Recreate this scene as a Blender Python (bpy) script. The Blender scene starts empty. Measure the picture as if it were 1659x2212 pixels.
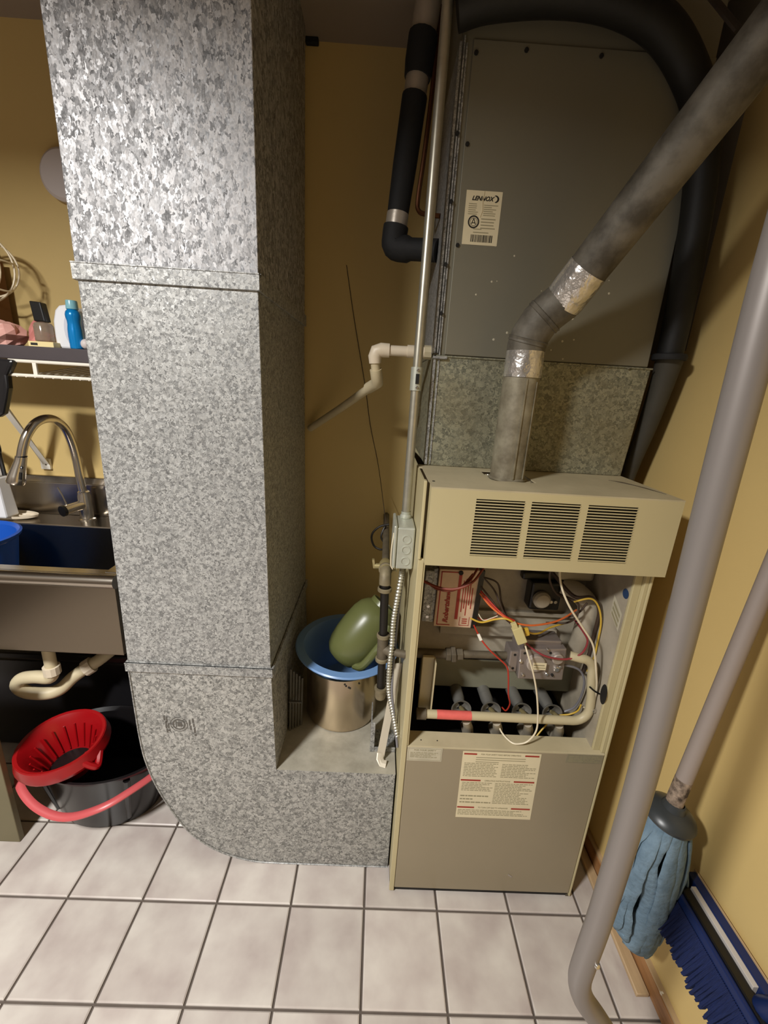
import bpy, bmesh, math, random
from mathutils import Vector, Matrix

# ------------------------------------------------------------------ camera, light, exposure
scene = bpy.context.scene
COL = scene.collection
cam_data = bpy.data.cameras.new('camera')
cam = bpy.data.objects.new('camera', cam_data)
COL.objects.link(cam)
YAW, PITCH, ROLL = 0.0219844, 0.2911066, -0.0602821
_f = Vector((math.sin(YAW)*math.cos(PITCH), math.cos(YAW)*math.cos(PITCH), -math.sin(PITCH)))
_r = Vector((math.cos(YAW), -math.sin(YAW), 0))
_d = _f.cross(_r)
_x = _r*math.cos(ROLL) + _d*math.sin(ROLL)
_y = -_r*math.sin(ROLL) + _d*math.cos(ROLL)
cam.matrix_world = Matrix(((_x.x, -_y.x, -_f.x, 0), (_x.y, -_y.y, -_f.y, 0), (_x.z, -_y.z, -_f.z, 1.395), (0, 0, 0, 1)))
cam_data.sensor_fit = 'HORIZONTAL'
cam_data.sensor_width = 36.0
cam_data.lens = 36.0*912.74/1659.0
cam_data.clip_start = 0.02
scene.camera = cam

world = bpy.data.worlds.new('world')
world.use_nodes = True
world.node_tree.nodes['Background'].inputs[0].default_value = (0.02, 0.02, 0.02, 1)
world.node_tree.nodes['Background'].inputs[1].default_value = 0.2
scene.world = world

def lamp(name, loc, power, size, color, spread=180):
    l = bpy.data.lights.new(name, 'AREA')
    l.shape = 'DISK'; l.size = size; l.energy = power; l.color = color
    l.spread = math.radians(spread)
    o = bpy.data.objects.new(name, l); COL.objects.link(o)
    o.location = loc
    return o
lamp('ceiling_lamp', (-1.08, -0.40, 2.25), 83.0, 0.26, (1.0, 0.985, 0.96), 164)

vs = scene.view_settings
vs.view_transform = 'Standard'; vs.look = 'None'; vs.gamma = 1.0; vs.use_curve_mapping = False
vs.exposure = 0.0

# ------------------------------------------------------------------ helpers
rnd = random.Random(7)
def srgb(r, g, b):
    return tuple(((c/255)/12.92 if c/255 <= 0.04045 else ((c/255+0.055)/1.055)**2.4) for c in (r, g, b)) + (1,)

def new_mat(name):
    m = bpy.data.materials.new(name); m.use_nodes = True
    nt = m.node_tree
    return m, nt, nt.nodes['Principled BSDF']

def mat(name, col, rough=0.5, metal=0.0, var=0.0, vscale=20.0, bump=0.0, bscale=80.0, var_col=None,
        alpha=1.0, trans=0.0, coat=0.0, spec=None, stretch=None, emit=None):
    m, nt, b = new_mat(name)
    c = srgb(*col)
    b.inputs['Base Color'].default_value = c
    b.inputs['Roughness'].default_value = rough
    b.inputs['Metallic'].default_value = metal
    if trans: b.inputs['Transmission Weight'].default_value = trans
    if coat: b.inputs['Coat Weight'].default_value = coat
    if spec is not None: b.inputs['Specular IOR Level'].default_value = spec
    L = nt.links
    if var or bump:
        tc = nt.nodes.new('ShaderNodeTexCoord')
        mp = nt.nodes.new('ShaderNodeMapping')
        if stretch: mp.inputs['Scale'].default_value = stretch
        L.new(tc.outputs['Object'], mp.inputs['Vector'])
    if var:
        n = nt.nodes.new('ShaderNodeTexNoise'); n.inputs['Scale'].default_value = vscale; n.inputs['Detail'].default_value = 6
        n.inputs['Roughness'].default_value = 0.6
        L.new(mp.outputs[0], n.inputs['Vector'])
        r = nt.nodes.new('ShaderNodeValToRGB')
        r.color_ramp.elements[0].position = 0.36; r.color_ramp.elements[1].position = 0.64
        c2 = srgb(*var_col) if var_col else tuple(x*0.55 for x in c[:3])+(1,)
        mix = lambda t: tuple(c[i]*(1-t)+c2[i]*t for i in range(3))+(1,)
        r.color_ramp.elements[0].color = mix(var); r.color_ramp.elements[1].color = c
        L.new(n.outputs['Fac'], r.inputs['Fac']); L.new(r.outputs['Color'], b.inputs['Base Color'])
    if bump:
        n2 = nt.nodes.new('ShaderNodeTexNoise'); n2.inputs['Scale'].default_value = bscale; n2.inputs['Detail'].default_value = 3
        L.new(mp.outputs[0], n2.inputs['Vector'])
        bp = nt.nodes.new('ShaderNodeBump'); bp.inputs['Strength'].default_value = bump; bp.inputs['Distance'].default_value = 0.004
        L.new(n2.outputs['Fac'], bp.inputs['Height']); L.new(bp.outputs[0], b.inputs['Normal'])
    return m

def galvanized(name, lo, hi, scale, rough=(0.34, 0.55), metal=0.6, sparkle=0.12, dirt=None, dirt_amt=0.0, stretch=(1, 1, 1)):
    """zinc spangle: distorted cells of differing grey, gloss and facing"""
    m, nt, b = new_mat(name); L = nt.links; N = nt.nodes.new
    tc = N('ShaderNodeTexCoord'); mp = N('ShaderNodeMapping'); mp.inputs['Scale'].default_value = stretch
    L.new(tc.outputs['Object'], mp.inputs['Vector'])
    nz = N('ShaderNodeTexNoise'); nz.inputs['Scale'].default_value = scale*0.9; nz.inputs['Detail'].default_value = 2
    L.new(mp.outputs[0], nz.inputs['Vector'])
    sub = N('ShaderNodeVectorMath'); sub.operation = 'SUBTRACT'; sub.inputs[1].default_value = (0.5, 0.5, 0.5)
    L.new(nz.outputs['Color'], sub.inputs[0])
    sc = N('ShaderNodeVectorMath'); sc.operation = 'SCALE'; sc.inputs['Scale'].default_value = 3.4/scale
    L.new(sub.outputs[0], sc.inputs[0])
    add = N('ShaderNodeVectorMath'); add.operation = 'ADD'
    L.new(mp.outputs[0], add.inputs[0]); L.new(sc.outputs[0], add.inputs[1])
    vo = N('ShaderNodeTexVoronoi'); vo.inputs['Scale'].default_value = scale; vo.inputs['Randomness'].default_value = 1
    L.new(add.outputs[0], vo.inputs['Vector'])
    sep = N('ShaderNodeSeparateColor'); L.new(vo.outputs['Color'], sep.inputs[0])
    fine = N('ShaderNodeTexNoise'); fine.inputs['Scale'].default_value = scale*2.3; fine.inputs['Detail'].default_value = 3
    L.new(mp.outputs[0], fine.inputs['Vector'])
    mixv = N('ShaderNodeMath'); mixv.operation = 'MULTIPLY_ADD'; mixv.inputs[1].default_value = 0.55
    L.new(sep.outputs[0], mixv.inputs[0])
    f2 = N('ShaderNodeMath'); f2.operation = 'MULTIPLY'; f2.inputs[1].default_value = 0.45
    L.new(fine.outputs['Fac'], f2.inputs[0]); L.new(f2.outputs[0], mixv.inputs[2])
    r = N('ShaderNodeValToRGB'); r.color_ramp.elements[0].position = 0.18; r.color_ramp.elements[1].position = 0.78
    r.color_ramp.elements[0].color = srgb(*lo); r.color_ramp.elements[1].color = srgb(*hi)
    L.new(mixv.outputs[0], r.inputs['Fac'])
    out = r.outputs['Color']
    if dirt:
        dn = N('ShaderNodeTexNoise'); dn.inputs['Scale'].default_value = 5; dn.inputs['Detail'].default_value = 6
        L.new(mp.outputs[0], dn.inputs['Vector'])
        dr = N('ShaderNodeValToRGB'); dr.color_ramp.elements[0].position = 0.35; dr.color_ramp.elements[1].position = 0.75
        L.new(dn.outputs['Fac'], dr.inputs['Fac'])
        dm = N('ShaderNodeMath'); dm.operation = 'MULTIPLY'; dm.inputs[1].default_value = dirt_amt
        L.new(dr.outputs['Color'], dm.inputs[0])
        mx = N('ShaderNodeMix'); mx.data_type = 'RGBA'
        L.new(dm.outputs[0], mx.inputs['Factor']); L.new(out, mx.inputs['A']); mx.inputs['B'].default_value = srgb(*dirt)
        out = mx.outputs['Result']
    L.new(out, b.inputs['Base Color'])
    mr = N('ShaderNodeMapRange'); mr.inputs['To Min'].default_value = rough[0]; mr.inputs['To Max'].default_value = rough[1]
    L.new(sep.outputs[1], mr.inputs['Value']); L.new(mr.outputs[0], b.inputs['Roughness'])
    b.inputs['Metallic'].default_value = metal
    if sparkle:
        g = N('ShaderNodeNewGeometry')
        s2 = N('ShaderNodeVectorMath'); s2.operation = 'SUBTRACT'; s2.inputs[1].default_value = (0.5, 0.5, 0.5)
        L.new(vo.outputs['Color'], s2.inputs[0])
        s3 = N('ShaderNodeVectorMath'); s3.operation = 'SCALE'; s3.inputs['Scale'].default_value = sparkle
        L.new(s2.outputs[0], s3.inputs[0])
        a2 = N('ShaderNodeVectorMath'); a2.operation = 'ADD'
        L.new(g.outputs['Normal'], a2.inputs[0]); L.new(s3.outputs[0], a2.inputs[1])
        nn = N('ShaderNodeVectorMath'); nn.operation = 'NORMALIZE'; L.new(a2.outputs[0], nn.inputs[0])
        L.new(nn.outputs[0], b.inputs['Normal'])
    return m

def V(p): return Vector(p)
def catmull(pts, n=6):
    pts = [V(p) for p in pts]
    if len(pts) < 3: return pts
    P = [pts[0]*2-pts[1]] + pts + [pts[-1]*2-pts[-2]]
    out = []
    for i in range(1, len(P)-2):
        a, b, c, d = P[i-1], P[i], P[i+1], P[i+2]
        for k in range(n):
            t = k/n
            out.append(0.5*((2*b)+(c-a)*t+(2*a-5*b+4*c-d)*t*t+(3*b-a-3*c+d)*t*t*t))
    out.append(pts[-1])
    return out

class MB:
    def __init__(s): s.bm = bmesh.new()
    def box(s, x0, x1, y0, y1, z0, z1):
        v = [s.bm.verts.new((x, y, z)) for z in (z0, z1) for y in (y0, y1) for x in (x0, x1)]
        for f in ((0, 2, 3, 1), (4, 5, 7, 6), (0, 1, 5, 4), (2, 6, 7, 3), (0, 4, 6, 2), (1, 3, 7, 5)):
            s.bm.faces.new([v[i] for i in f])
        return s
    def hexa(s, bottom, top):
        """eight corners: bottom quad and top quad, both counter-clockwise seen from above"""
        b = [s.bm.verts.new(p) for p in bottom]; t = [s.bm.verts.new(p) for p in top]
        s.bm.faces.new(b[::-1]); s.bm.faces.new(t)
        for i in range(4): s.bm.faces.new((b[i], b[(i+1) % 4], t[(i+1) % 4], t[i]))
        return s
    def quad(s, *p):
        s.bm.faces.new([s.bm.verts.new(q) for q in p]); return s
    def obox(s, c, ax, ay, az):
        """oriented box: centre and three half-axis vectors"""
        c, ax, ay, az = V(c), V(ax), V(ay), V(az)
        lo = [c-ax-ay-az, c+ax-ay-az, c+ax+ay-az, c-ax+ay-az]
        return s.hexa(lo, [p+az*2 for p in lo])
    def prism(s, poly, d):
        """polygon (3-D points) swept by vector d"""
        d = V(d)
        a = [s.bm.verts.new(p) for p in poly]; b = [s.bm.verts.new(V(p)+d) for p in poly]
        n = len(a)
        s.bm.faces.new(a[::-1]); s.bm.faces.new(b)
        for i in range(n): s.bm.faces.new((a[i], a[(i+1) % n], b[(i+1) % n], b[i]))
        return s
    def tube(s, pts, r, n=12, caps=True, flat=1.0, up=None, closed=False):
        pts = [V(p) for p in pts]
        m = len(pts)
        rr = r if isinstance(r, (list, tuple)) else [r]*m
        t0 = (pts[1]-pts[0]).normalized()
        u = V(up) if up else (Vector((0, 0, 1)) if abs(t0.z) < 0.9 else Vector((1, 0, 0)))
        u = (u - t0*u.dot(t0)).normalized()
        rings = []
        for i in range(m):
            if closed: t = pts[(i+1) % m]-pts[i-1]
            else: t = pts[min(i+1, m-1)]-pts[max(i-1, 0)]
            t.normalize()
            u = u - t*u.dot(t)
            if u.length < 1e-6: u = t.orthogonal()
            u.normalize(); w = t.cross(u)
            rings.append([s.bm.verts.new(pts[i]+(u*math.cos(2*math.pi*k/n)*flat+w*math.sin(2*math.pi*k/n))*rr[i]) for k in range(n)])
        rng = range(m) if closed else range(m-1)
        for i in rng:
            a, b = rings[i], rings[(i+1) % m]
            for k in range(n): s.bm.faces.new((a[k], a[(k+1) % n], b[(k+1) % n], b[k]))
        if caps and not closed:
            s.bm.faces.new(rings[0][::-1]); s.bm.faces.new(rings[-1])
        return s
    def cyl(s, a, b, r, n=16, r2=None):
        return s.tube([a, b], [r, r if r2 is None else r2], n)
    def lathe(s, prof, c, axis=(0, 0, 1), n=32, sx=1.0, sy=1.0, xdir=None):
        """profile of (radius, height) turned about an axis through c"""
        c, ax = V(c), V(axis).normalized()
        u = V(xdir).normalized() if xdir else (Vector((1, 0, 0)) if abs(ax.x) < 0.9 else Vector((0, 1, 0)))
        u = (u-ax*u.dot(ax)).normalized(); w = ax.cross(u)
        rings = []
        for r, h in prof:
            if r < 1e-6: rings.append([s.bm.verts.new(c+ax*h)])
            else: rings.append([s.bm.verts.new(c+ax*h+u*(r*sx*math.cos(2*math.pi*k/n))+w*(r*sy*math.sin(2*math.pi*k/n))) for k in range(n)])
        for a, b in zip(rings, rings[1:]):
            for k in range(n):
                k2 = (k+1) % n
                if len(a) == 1 and len(b) == 1: continue
                if len(a) == 1: s.bm.faces.new((a[0], b[k2], b[k]))
                elif len(b) == 1: s.bm.faces.new((a[k], a[k2], b[0]))
                else: s.bm.faces.new((a[k], a[k2], b[k2], b[k]))
        return s
    def ball(s, c, r, n=12):
        k = n//2
        return s.lathe([(r*math.sin(math.pi*i/k), -r*math.cos(math.pi*i/k)) for i in range(k+1)], c, n=n)

def root_loc(o):
    p = Vector((0, 0, 0))
    while o is not None: p += o.location; o = o.parent
    return p

def build(mb, name, m, parent=None, smooth=30, bevel=0.0, seg=2):
    bm = mb.bm
    bmesh.ops.recalc_face_normals(bm, faces=bm.faces[:])
    if parent is not None:
        off = root_loc(parent)
        for v in bm.verts: v.co -= off
        loc = Vector((0, 0, 0))
    else:
        xs = [v.co for v in bm.verts]
        loc = Vector(((min(v.x for v in xs)+max(v.x for v in xs))/2, (min(v.y for v in xs)+max(v.y for v in xs))/2, min(v.z for v in xs)))
        for v in bm.verts: v.co -= loc
    me = bpy.data.meshes.new(name); bm.to_mesh(me); bm.free()
    if smooth:
        for p in me.polygons: p.use_smooth = True
        me.set_sharp_from_angle(angle=math.radians(smooth))
    me.materials.append(m)
    o = bpy.data.objects.new(name, me); COL.objects.link(o)
    o.location = loc
    if parent is not None: o.parent = parent
    if bevel:
        bv = o.modifiers.new('bevel', 'BEVEL'); bv.width = bevel; bv.segments = seg; bv.limit_method = 'ANGLE'; bv.angle_limit = math.radians(50)
    return o

def tag(o, label, cat, group=None):
    o['label'] = label; o['category'] = cat
    if group: o['group'] = group
    return o
def thing(name, label, cat, loc, group=None):
    o = bpy.data.objects.new(name, None); COL.objects.link(o); o.location = loc
    o.empty_display_size = 0.05
    return tag(o, label, cat, group)
def struct(o):
    o['kind'] = 'structure'; return o
def stuff(o):
    o['kind'] = 'stuff'; return o

def lettering(s, name, size, loc, m, parent, shear=0.0, align='LEFT', rot=(math.pi/2, 0, 0), sx=1.0, bold=0.0):
    c = bpy.data.curves.new(name, 'FONT'); c.body = s; c.size = size; c.shear = shear; c.align_x = align
    c.extrude = 0.00015; c.offset = bold
    t = bpy.data.objects.new(name+'_tmp', c)
    COL.objects.link(t)
    dg = bpy.context.evaluated_depsgraph_get()
    me = bpy.data.meshes.new_from_object(t.evaluated_get(dg))
    COL.objects.unlink(t); bpy.data.objects.remove(t); bpy.data.curves.remove(c)
    M = Matrix.Translation(V(loc)-root_loc(parent)) @ Matrix.Rotation(rot[2], 4, 'Z') @ Matrix.Rotation(rot[1], 4, 'Y') @ Matrix.Rotation(rot[0], 4, 'X') @ Matrix.Diagonal((sx, 1, 1, 1))
    me.transform(M); me.materials.clear(); me.materials.append(m); me.name = name
    o = bpy.data.objects.new(name, me); COL.objects.link(o); o.parent = parent
    return o

# ------------------------------------------------------------------ materials
M = {}
M['wall'] = mat('yellow_wall_paint', (214, 186, 122), 0.62, var=0.10, vscale=2.5, bump=0.04, bscale=140)
M['far_wall'] = mat('brown_panelling', (92, 82, 72), 0.6, var=0.1, vscale=3)
M['drywall'] = mat('grey_drywall', (150, 140, 122), 0.8, var=0.2, vscale=6)
M['ceiling'] = mat('ceiling_paint', (150, 135, 118), 0.85, var=0.1, vscale=4)
M['grout'] = mat('grout', (92, 82, 74), 0.9, var=0.3, vscale=30)
M['wood'] = mat('stained_wood', (168, 122, 78), 0.45, var=0.4, vscale=9, stretch=(12, 1, 12), var_col=(120, 78, 44))
M['wood_pale'] = mat('pale_wood', (188, 160, 122), 0.5, var=0.3, vscale=8, stretch=(14, 1, 14))
M['darkwood'] = mat('dark_wood', (44, 33, 22), 0.7, var=0.3, vscale=10)
M['galv_big'] = galvanized('galvanized_coarse', (84, 84, 85), (196, 195, 196), 140, (0.42, 0.60), 0.30, 0.16, stretch=(1.25, 1, 0.75))
M['galv_small'] = galvanized('galvanized_fine', (98, 98, 97), (186, 186, 183), 210, (0.40, 0.58), 0.3, 0.10)
M['galv_elbow'] = galvanized('galvanized_elbow', (92, 92, 89), (190, 189, 184), 165, (0.40, 0.6), 0.3, 0.12)
M['galv_dull'] = galvanized('galvanized_dull', (92, 94, 82), (170, 168, 144), 165, (0.45, 0.65), 0.35, 0.05, dirt=(120, 108, 76), dirt_amt=0.6)
M['dusty_top'] = mat('dusty_galvanized', (186, 180, 164), 0.5, 0.25, var=0.6, vscale=14, var_col=(138, 132, 116))
M['plenum'] = mat('grey_steel_sheet', (128, 124, 108), 0.55, 0.3, var=0.18, vscale=3.0, var_col=(104, 100, 86))
M['flue'] = mat('weathered_vent_metal', (112, 106, 94), 0.62, 0.2, var=0.9, vscale=18, var_col=(62, 56, 46), bump=0.3, bscale=45)
M['flue_light'] = mat('dusty_vent_metal', (150, 143, 122), 0.55, 0.2, var=0.8, vscale=22, var_col=(96, 86, 68))
M['foil'] = mat('foil_tape', (226, 222, 216), 0.24, 0.8, bump=1.0, bscale=55, var=0.5, vscale=40)
M['beige'] = mat('beige_enamel', (190, 178, 138), 0.42, var=0.1, vscale=5, var_col=(165, 150, 112))
M['beige_dusty'] = mat('dusty_beige_enamel', (190, 178, 146), 0.6, var=0.35, vscale=9, var_col=(150, 138, 108))
M['panel'] = mat('taupe_enamel', (150, 138, 114), 0.40, var=0.08, vscale=4)
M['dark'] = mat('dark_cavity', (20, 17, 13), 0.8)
M['grey_inner'] = mat('dusty_inner_metal', (182, 172, 152), 0.6, 0.1, var=0.5, vscale=10, var_col=(128, 118, 102))
M['baffle'] = mat('grey_green_plate', (134, 132, 112), 0.6, 0.1, var=0.25, vscale=8)
M['pipe_black'] = mat('black_iron_pipe', (38, 34, 30), 0.45, 0.4)
M['pipe_dusty'] = mat('dusty_iron_pipe', (104, 94, 76), 0.65, 0.2, var=0.5, vscale=30, var_col=(62, 54, 42))
M['fitting'] = mat('dusty_iron_fitting', (140, 128, 100), 0.6, 0.2, var=0.5, vscale=35, var_col=(84, 74, 56))
M['brass'] = mat('dull_brass', (176, 162, 116), 0.42, 0.5, var=0.3, vscale=40)
M['foam'] = mat('black_foam_rubber', (22, 22, 23), 0.75, bump=0.25, bscale=90)
M['hose'] = mat('black_rubber_hose', (9, 9, 8), 0.6, bump=0.15, bscale=60)
M['hose_grey'] = mat('grey_rubber', (66, 62, 52), 0.7, var=0.4, vscale=20)
M['tape_silver'] = mat('silver_tape', (190, 180, 166), 0.4, 0.5, bump=0.2, bscale=60)
M['copper'] = mat('aged_copper', (96, 58, 32), 0.45, 0.7, var=0.4, vscale=30)
M['conduit'] = mat('galvanized_conduit', (196, 192, 176), 0.36, 0.75, var=0.3, vscale=40)
M['jbox'] = mat('pale_steel_box', (196, 198, 184), 0.42, 0.4, var=0.3, vscale=26)
M['pvc'] = mat('white_pvc', (222, 208, 184), 0.45, var=0.15, vscale=12)
M['pvc_old'] = mat('yellowed_pvc', (206, 192, 158), 0.5, var=0.2, vscale=12)
M['steel'] = mat('brushed_stainless', (176, 168, 156), 0.22, 1.0, bump=0.03, bscale=300, stretch=(1, 30, 30))
M['steel_dark_reflection'] = mat('stainless_dark_reflection', (120, 110, 96), 0.24, 1.0, bump=0.02, bscale=300, stretch=(1, 30, 30))  # apron copy of the stainless, with a dark reflection put into its colour
M['stamp'] = mat('stamp_ink', (88, 84, 78), 0.6)
M['pot'] = mat('pot_stainless', (190, 174, 150), 0.26, 1.0, var=0.12, vscale=8)
M['chrome'] = mat('brushed_nickel', (206, 198, 186), 0.22, 0.95)
M['black'] = mat('black_plastic', (16, 15, 15), 0.35)
M['black_gloss'] = mat('glossy_black_plastic', (20, 18, 19), 0.22)
M['red'] = mat('red_plastic', (150, 12, 18), 0.3)
M['red_pink'] = mat('pinkish_red_plastic', (192, 84, 86), 0.36)
M['blue_rim'] = mat('light_blue_plastic', (112, 148, 196), 0.35)
M['blue'] = mat('blue_plastic', (28, 84, 180), 0.35)
M['navy'] = mat('deep_blue_plastic', (16, 36, 84), 0.4)
M['bristle'] = mat('blue_bristle', (10, 30, 80), 0.85, var=0.6, vscale=60, stretch=(1, 6, 0.6), bump=0.6, bscale=160)
M['olive'] = mat('olive_plastic', (98, 102, 60), 0.34)
M['white'] = mat('white_enamel', (236, 230, 216), 0.35)
M['white_plastic'] = mat('white_plastic', (236, 236, 238), 0.35)
M['disc'] = mat('off_white_plastic', (206, 196, 192), 0.5)
M['shelfboard'] = mat('dark_shelf_board', (72, 64, 66), 0.5, var=0.2, vscale=12)
M['bottle_blue'] = mat('metallic_blue_plastic', (0, 132, 204), 0.22, 0.25, coat=0.4)
M['cap_teal'] = mat('pale_teal_plastic', (130, 184, 194), 0.25)
M['pink_bag'] = mat('pink_film', (222, 172, 160), 0.4, var=0.4, vscale=14, var_col=(196, 120, 112))
M['clear'] = mat('clear_plastic', (220, 205, 180), 0.12, trans=0.75)
M['yellow_card'] = mat('cream_card', (240, 220, 160), 0.6)
M['card'] = mat('brown_card', (120, 78, 36), 0.75, var=0.2, vscale=10)
M['wirecage'] = mat('cream_coated_wire', (236, 220, 186), 0.4)
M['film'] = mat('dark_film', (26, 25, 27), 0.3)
M['mop'] = mat('blue_grey_microfibre', (112, 134, 150), 0.95, var=0.5, vscale=30, var_col=(74, 96, 112), bump=1.0, bscale=70)
M['mopcap'] = mat('charcoal_plastic', (50, 54, 56), 0.35)
M['tube_grey'] = mat('grey_coated_tube', (132, 125, 120), 0.42, 0.3)
M['handle_grey'] = mat('grey_handle_paint', (150, 138, 130), 0.45, 0.1)
M['charred'] = mat('flaking_dark_paint', (56, 44, 36), 0.7, var=0.9, vscale=60, var_col=(170, 150, 130))
M['silver'] = mat('bright_steel', (210, 206, 200), 0.22, 0.9)
M['rubber_white'] = mat('pale_rubber', (190, 184, 178), 0.5)
M['paper'] = mat('cream_label_paper', (222, 210, 176), 0.6, var=0.1, vscale=18)
M['paper_grey'] = mat('worn_label_paper', (196, 188, 164), 0.6, var=0.35, vscale=30)
M['label_film'] = mat('faded_label', (142, 134, 110), 0.5, var=0.3, vscale=50)
M['ink'] = mat('black_ink', (34, 30, 24), 0.6)
M['ink_soft'] = mat('faded_ink', (150, 142, 112), 0.6)
M['ink_red'] = mat('red_ink', (158, 48, 34), 0.6)
M['ctl'] = mat('control_label', (212, 182, 152), 0.6, var=0.25, vscale=30)
M['decal'] = mat('red_decal', (226, 104, 96), 0.5, var=0.2, vscale=60)
M['manifold'] = mat('beige_painted_pipe', (188, 176, 142), 0.45)
M['valve'] = mat('cast_aluminium', (150, 140, 134), 0.42, 0.55, bump=0.1, bscale=120)
M['knob'] = mat('grey_knob', (176, 166, 156), 0.4, 0.4)
M['burner'] = mat('dull_burner_steel', (136, 134, 128), 0.45, 0.5, var=0.3, vscale=25)
M['w_red'] = mat('red_wire', (176, 48, 30), 0.4)
M['w_rust'] = mat('rust_wire', (128, 54, 34), 0.5)
M['w_orange'] = mat('orange_wire', (214, 106, 52), 0.4)
M['w_yellow'] = mat('yellow_wire', (206, 170, 60), 0.4)
M['w_white'] = mat('white_wire', (222, 210, 182), 0.4)
M['w_pink'] = mat('maroon_wire', (140, 52, 56), 0.4)
M['w_brown'] = mat('brown_wire', (62, 46, 34), 0.5)
M['w_grey'] = mat('grey_wire', (120, 118, 122), 0.45)
M['connector'] = mat('translucent_connector', (196, 184, 132), 0.4)
M['sticker_blue'] = mat('blue_sticker', (40, 62, 96), 0.5)
M['beige_board'] = mat('olive_beige_board', (112, 104, 78), 0.6, var=0.15, vscale=8)
M['grey_plastic'] = mat('grey_plastic', (92, 90, 84), 0.5)
M['sheet_white'] = mat('white_metal_strip', (196, 186, 166), 0.45, 0.2)

def tile_material():
    m, nt, b = new_mat('glazed_floor_tile'); L = nt.links; N = nt.nodes.new
    tc = N('ShaderNodeTexCoord'); oi = N('ShaderNodeObjectInfo')
    add = N('ShaderNodeVectorMath'); add.operation = 'ADD'
    sc = N('ShaderNodeVectorMath'); sc.operation = 'SCALE'; sc.inputs['Scale'].default_value = 40
    comb = N('ShaderNodeCombineXYZ'); L.new(oi.outputs['Random'], comb.inputs[0]); L.new(oi.outputs['Random'], comb.inputs[1])
    L.new(comb.outputs[0], sc.inputs[0]); L.new(tc.outputs['Object'], add.inputs[0]); L.new(sc.outputs[0], add.inputs[1])
    n = N('ShaderNodeTexNoise'); n.inputs['Scale'].default_value = 9; n.inputs['Detail'].default_value = 4
    L.new(add.outputs[0], n.inputs['Vector'])
    r = N('ShaderNodeValToRGB'); r.color_ramp.elements[0].position = 0.3; r.color_ramp.elements[1].position = 0.7
    r.color_ramp.elements[0].color = srgb(176, 164, 158); r.color_ramp.elements[1].color = srgb(206, 199, 190)
    L.new(n.outputs['Fac'], r.inputs['Fac'])
    hs = N('ShaderNodeHueSaturation'); mr = N('ShaderNodeMapRange'); mr.inputs['To Min'].default_value = 0.9; mr.inputs['To Max'].default_value = 1.05
    L.new(oi.outputs['Random'], mr.inputs['Value']); L.new(mr.outputs[0], hs.inputs['Value']); L.new(r.outputs['Color'], hs.inputs['Color'])
    L.new(hs.outputs[0], b.inputs['Base Color'])
    b.inputs['Roughness'].default_value = 0.34
    return m
M['tile'] = tile_material()

# ------------------------------------------------------------------ the room
XR, XL, YB, YF, ZC = 0.75, -2.0, 1.48, -1.6, 2.285
YE = 1.118                                            # where the yellow paint of the right wall ends
fl = struct(build(MB().box(XL-.1, XR+.1, YF-.1, YB+.1, -0.06, -0.006), 'floor', M['grout'], smooth=0))
struct(build(MB().box(XL-.1, XR+.1, YF-.1, YB+.1, ZC, ZC+.05), 'ceiling', M['ceiling'], smooth=0))
struct(build(MB().box(XL-.1, XR+.1, YB, YB+.06, -0.06, ZC), 'wall_back', M['wall'], smooth=0))
wr = struct(build(MB().box(XR, XR+.06, YF, YE, -0.06, ZC), 'wall_right', M['wall'], smooth=0))
build(MB().box(XR, XR+.06, YE, YB, 1.52, ZC), 'drywall_panel', M['drywall'], wr, smooth=0)
build(MB().box(XR, XR+.06, YE, YB, -0.06, 1.52), 'painted_panel', M['wall'], wr, smooth=0)
struct(build(MB().box(XL-.06, XL, YF, YB, -0.06, ZC), 'wall_left', M['far_wall'], smooth=0))
struct(build(MB().box(XL-.1, XR+.1, YF-.06, YF, -0.06, ZC), 'wall_front', M['far_wall'], smooth=0))
# skirting of the right wall: wooden face, pale top edge
bb = struct(build(MB().box(.735, XR, YF, 1.45, 0, .050), 'baseboard_right', M['wood'], bevel=.002))
build(MB().box(.738, XR, YF, 1.45, .050, .057), 'top_edge', M['wood_pale'], bb, smooth=0)
build(MB().lathe([(0.0, 0), (.005, .001), (.0055, .004), (0, .006)], (.741, .628, .052), n=10), 'paint_drip', M['white'], bb)
struct(build(MB().hexa([(.700, .645, 0), (.7325, .645, 0), (.7325, 1.30, 0), (.712, 1.30, 0)], [(.701, .645, .011), (.7325, .645, .011), (.7325, 1.30, .011), (.713, 1.30, .011)]), 'trim_1', M['wood_pale'], bevel=.002))
struct(build(MB().box(-.258, -.222, 1.462, 1.478, 2.271, 2.285), 'trim_2', M['dark'], bevel=.003))

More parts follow.
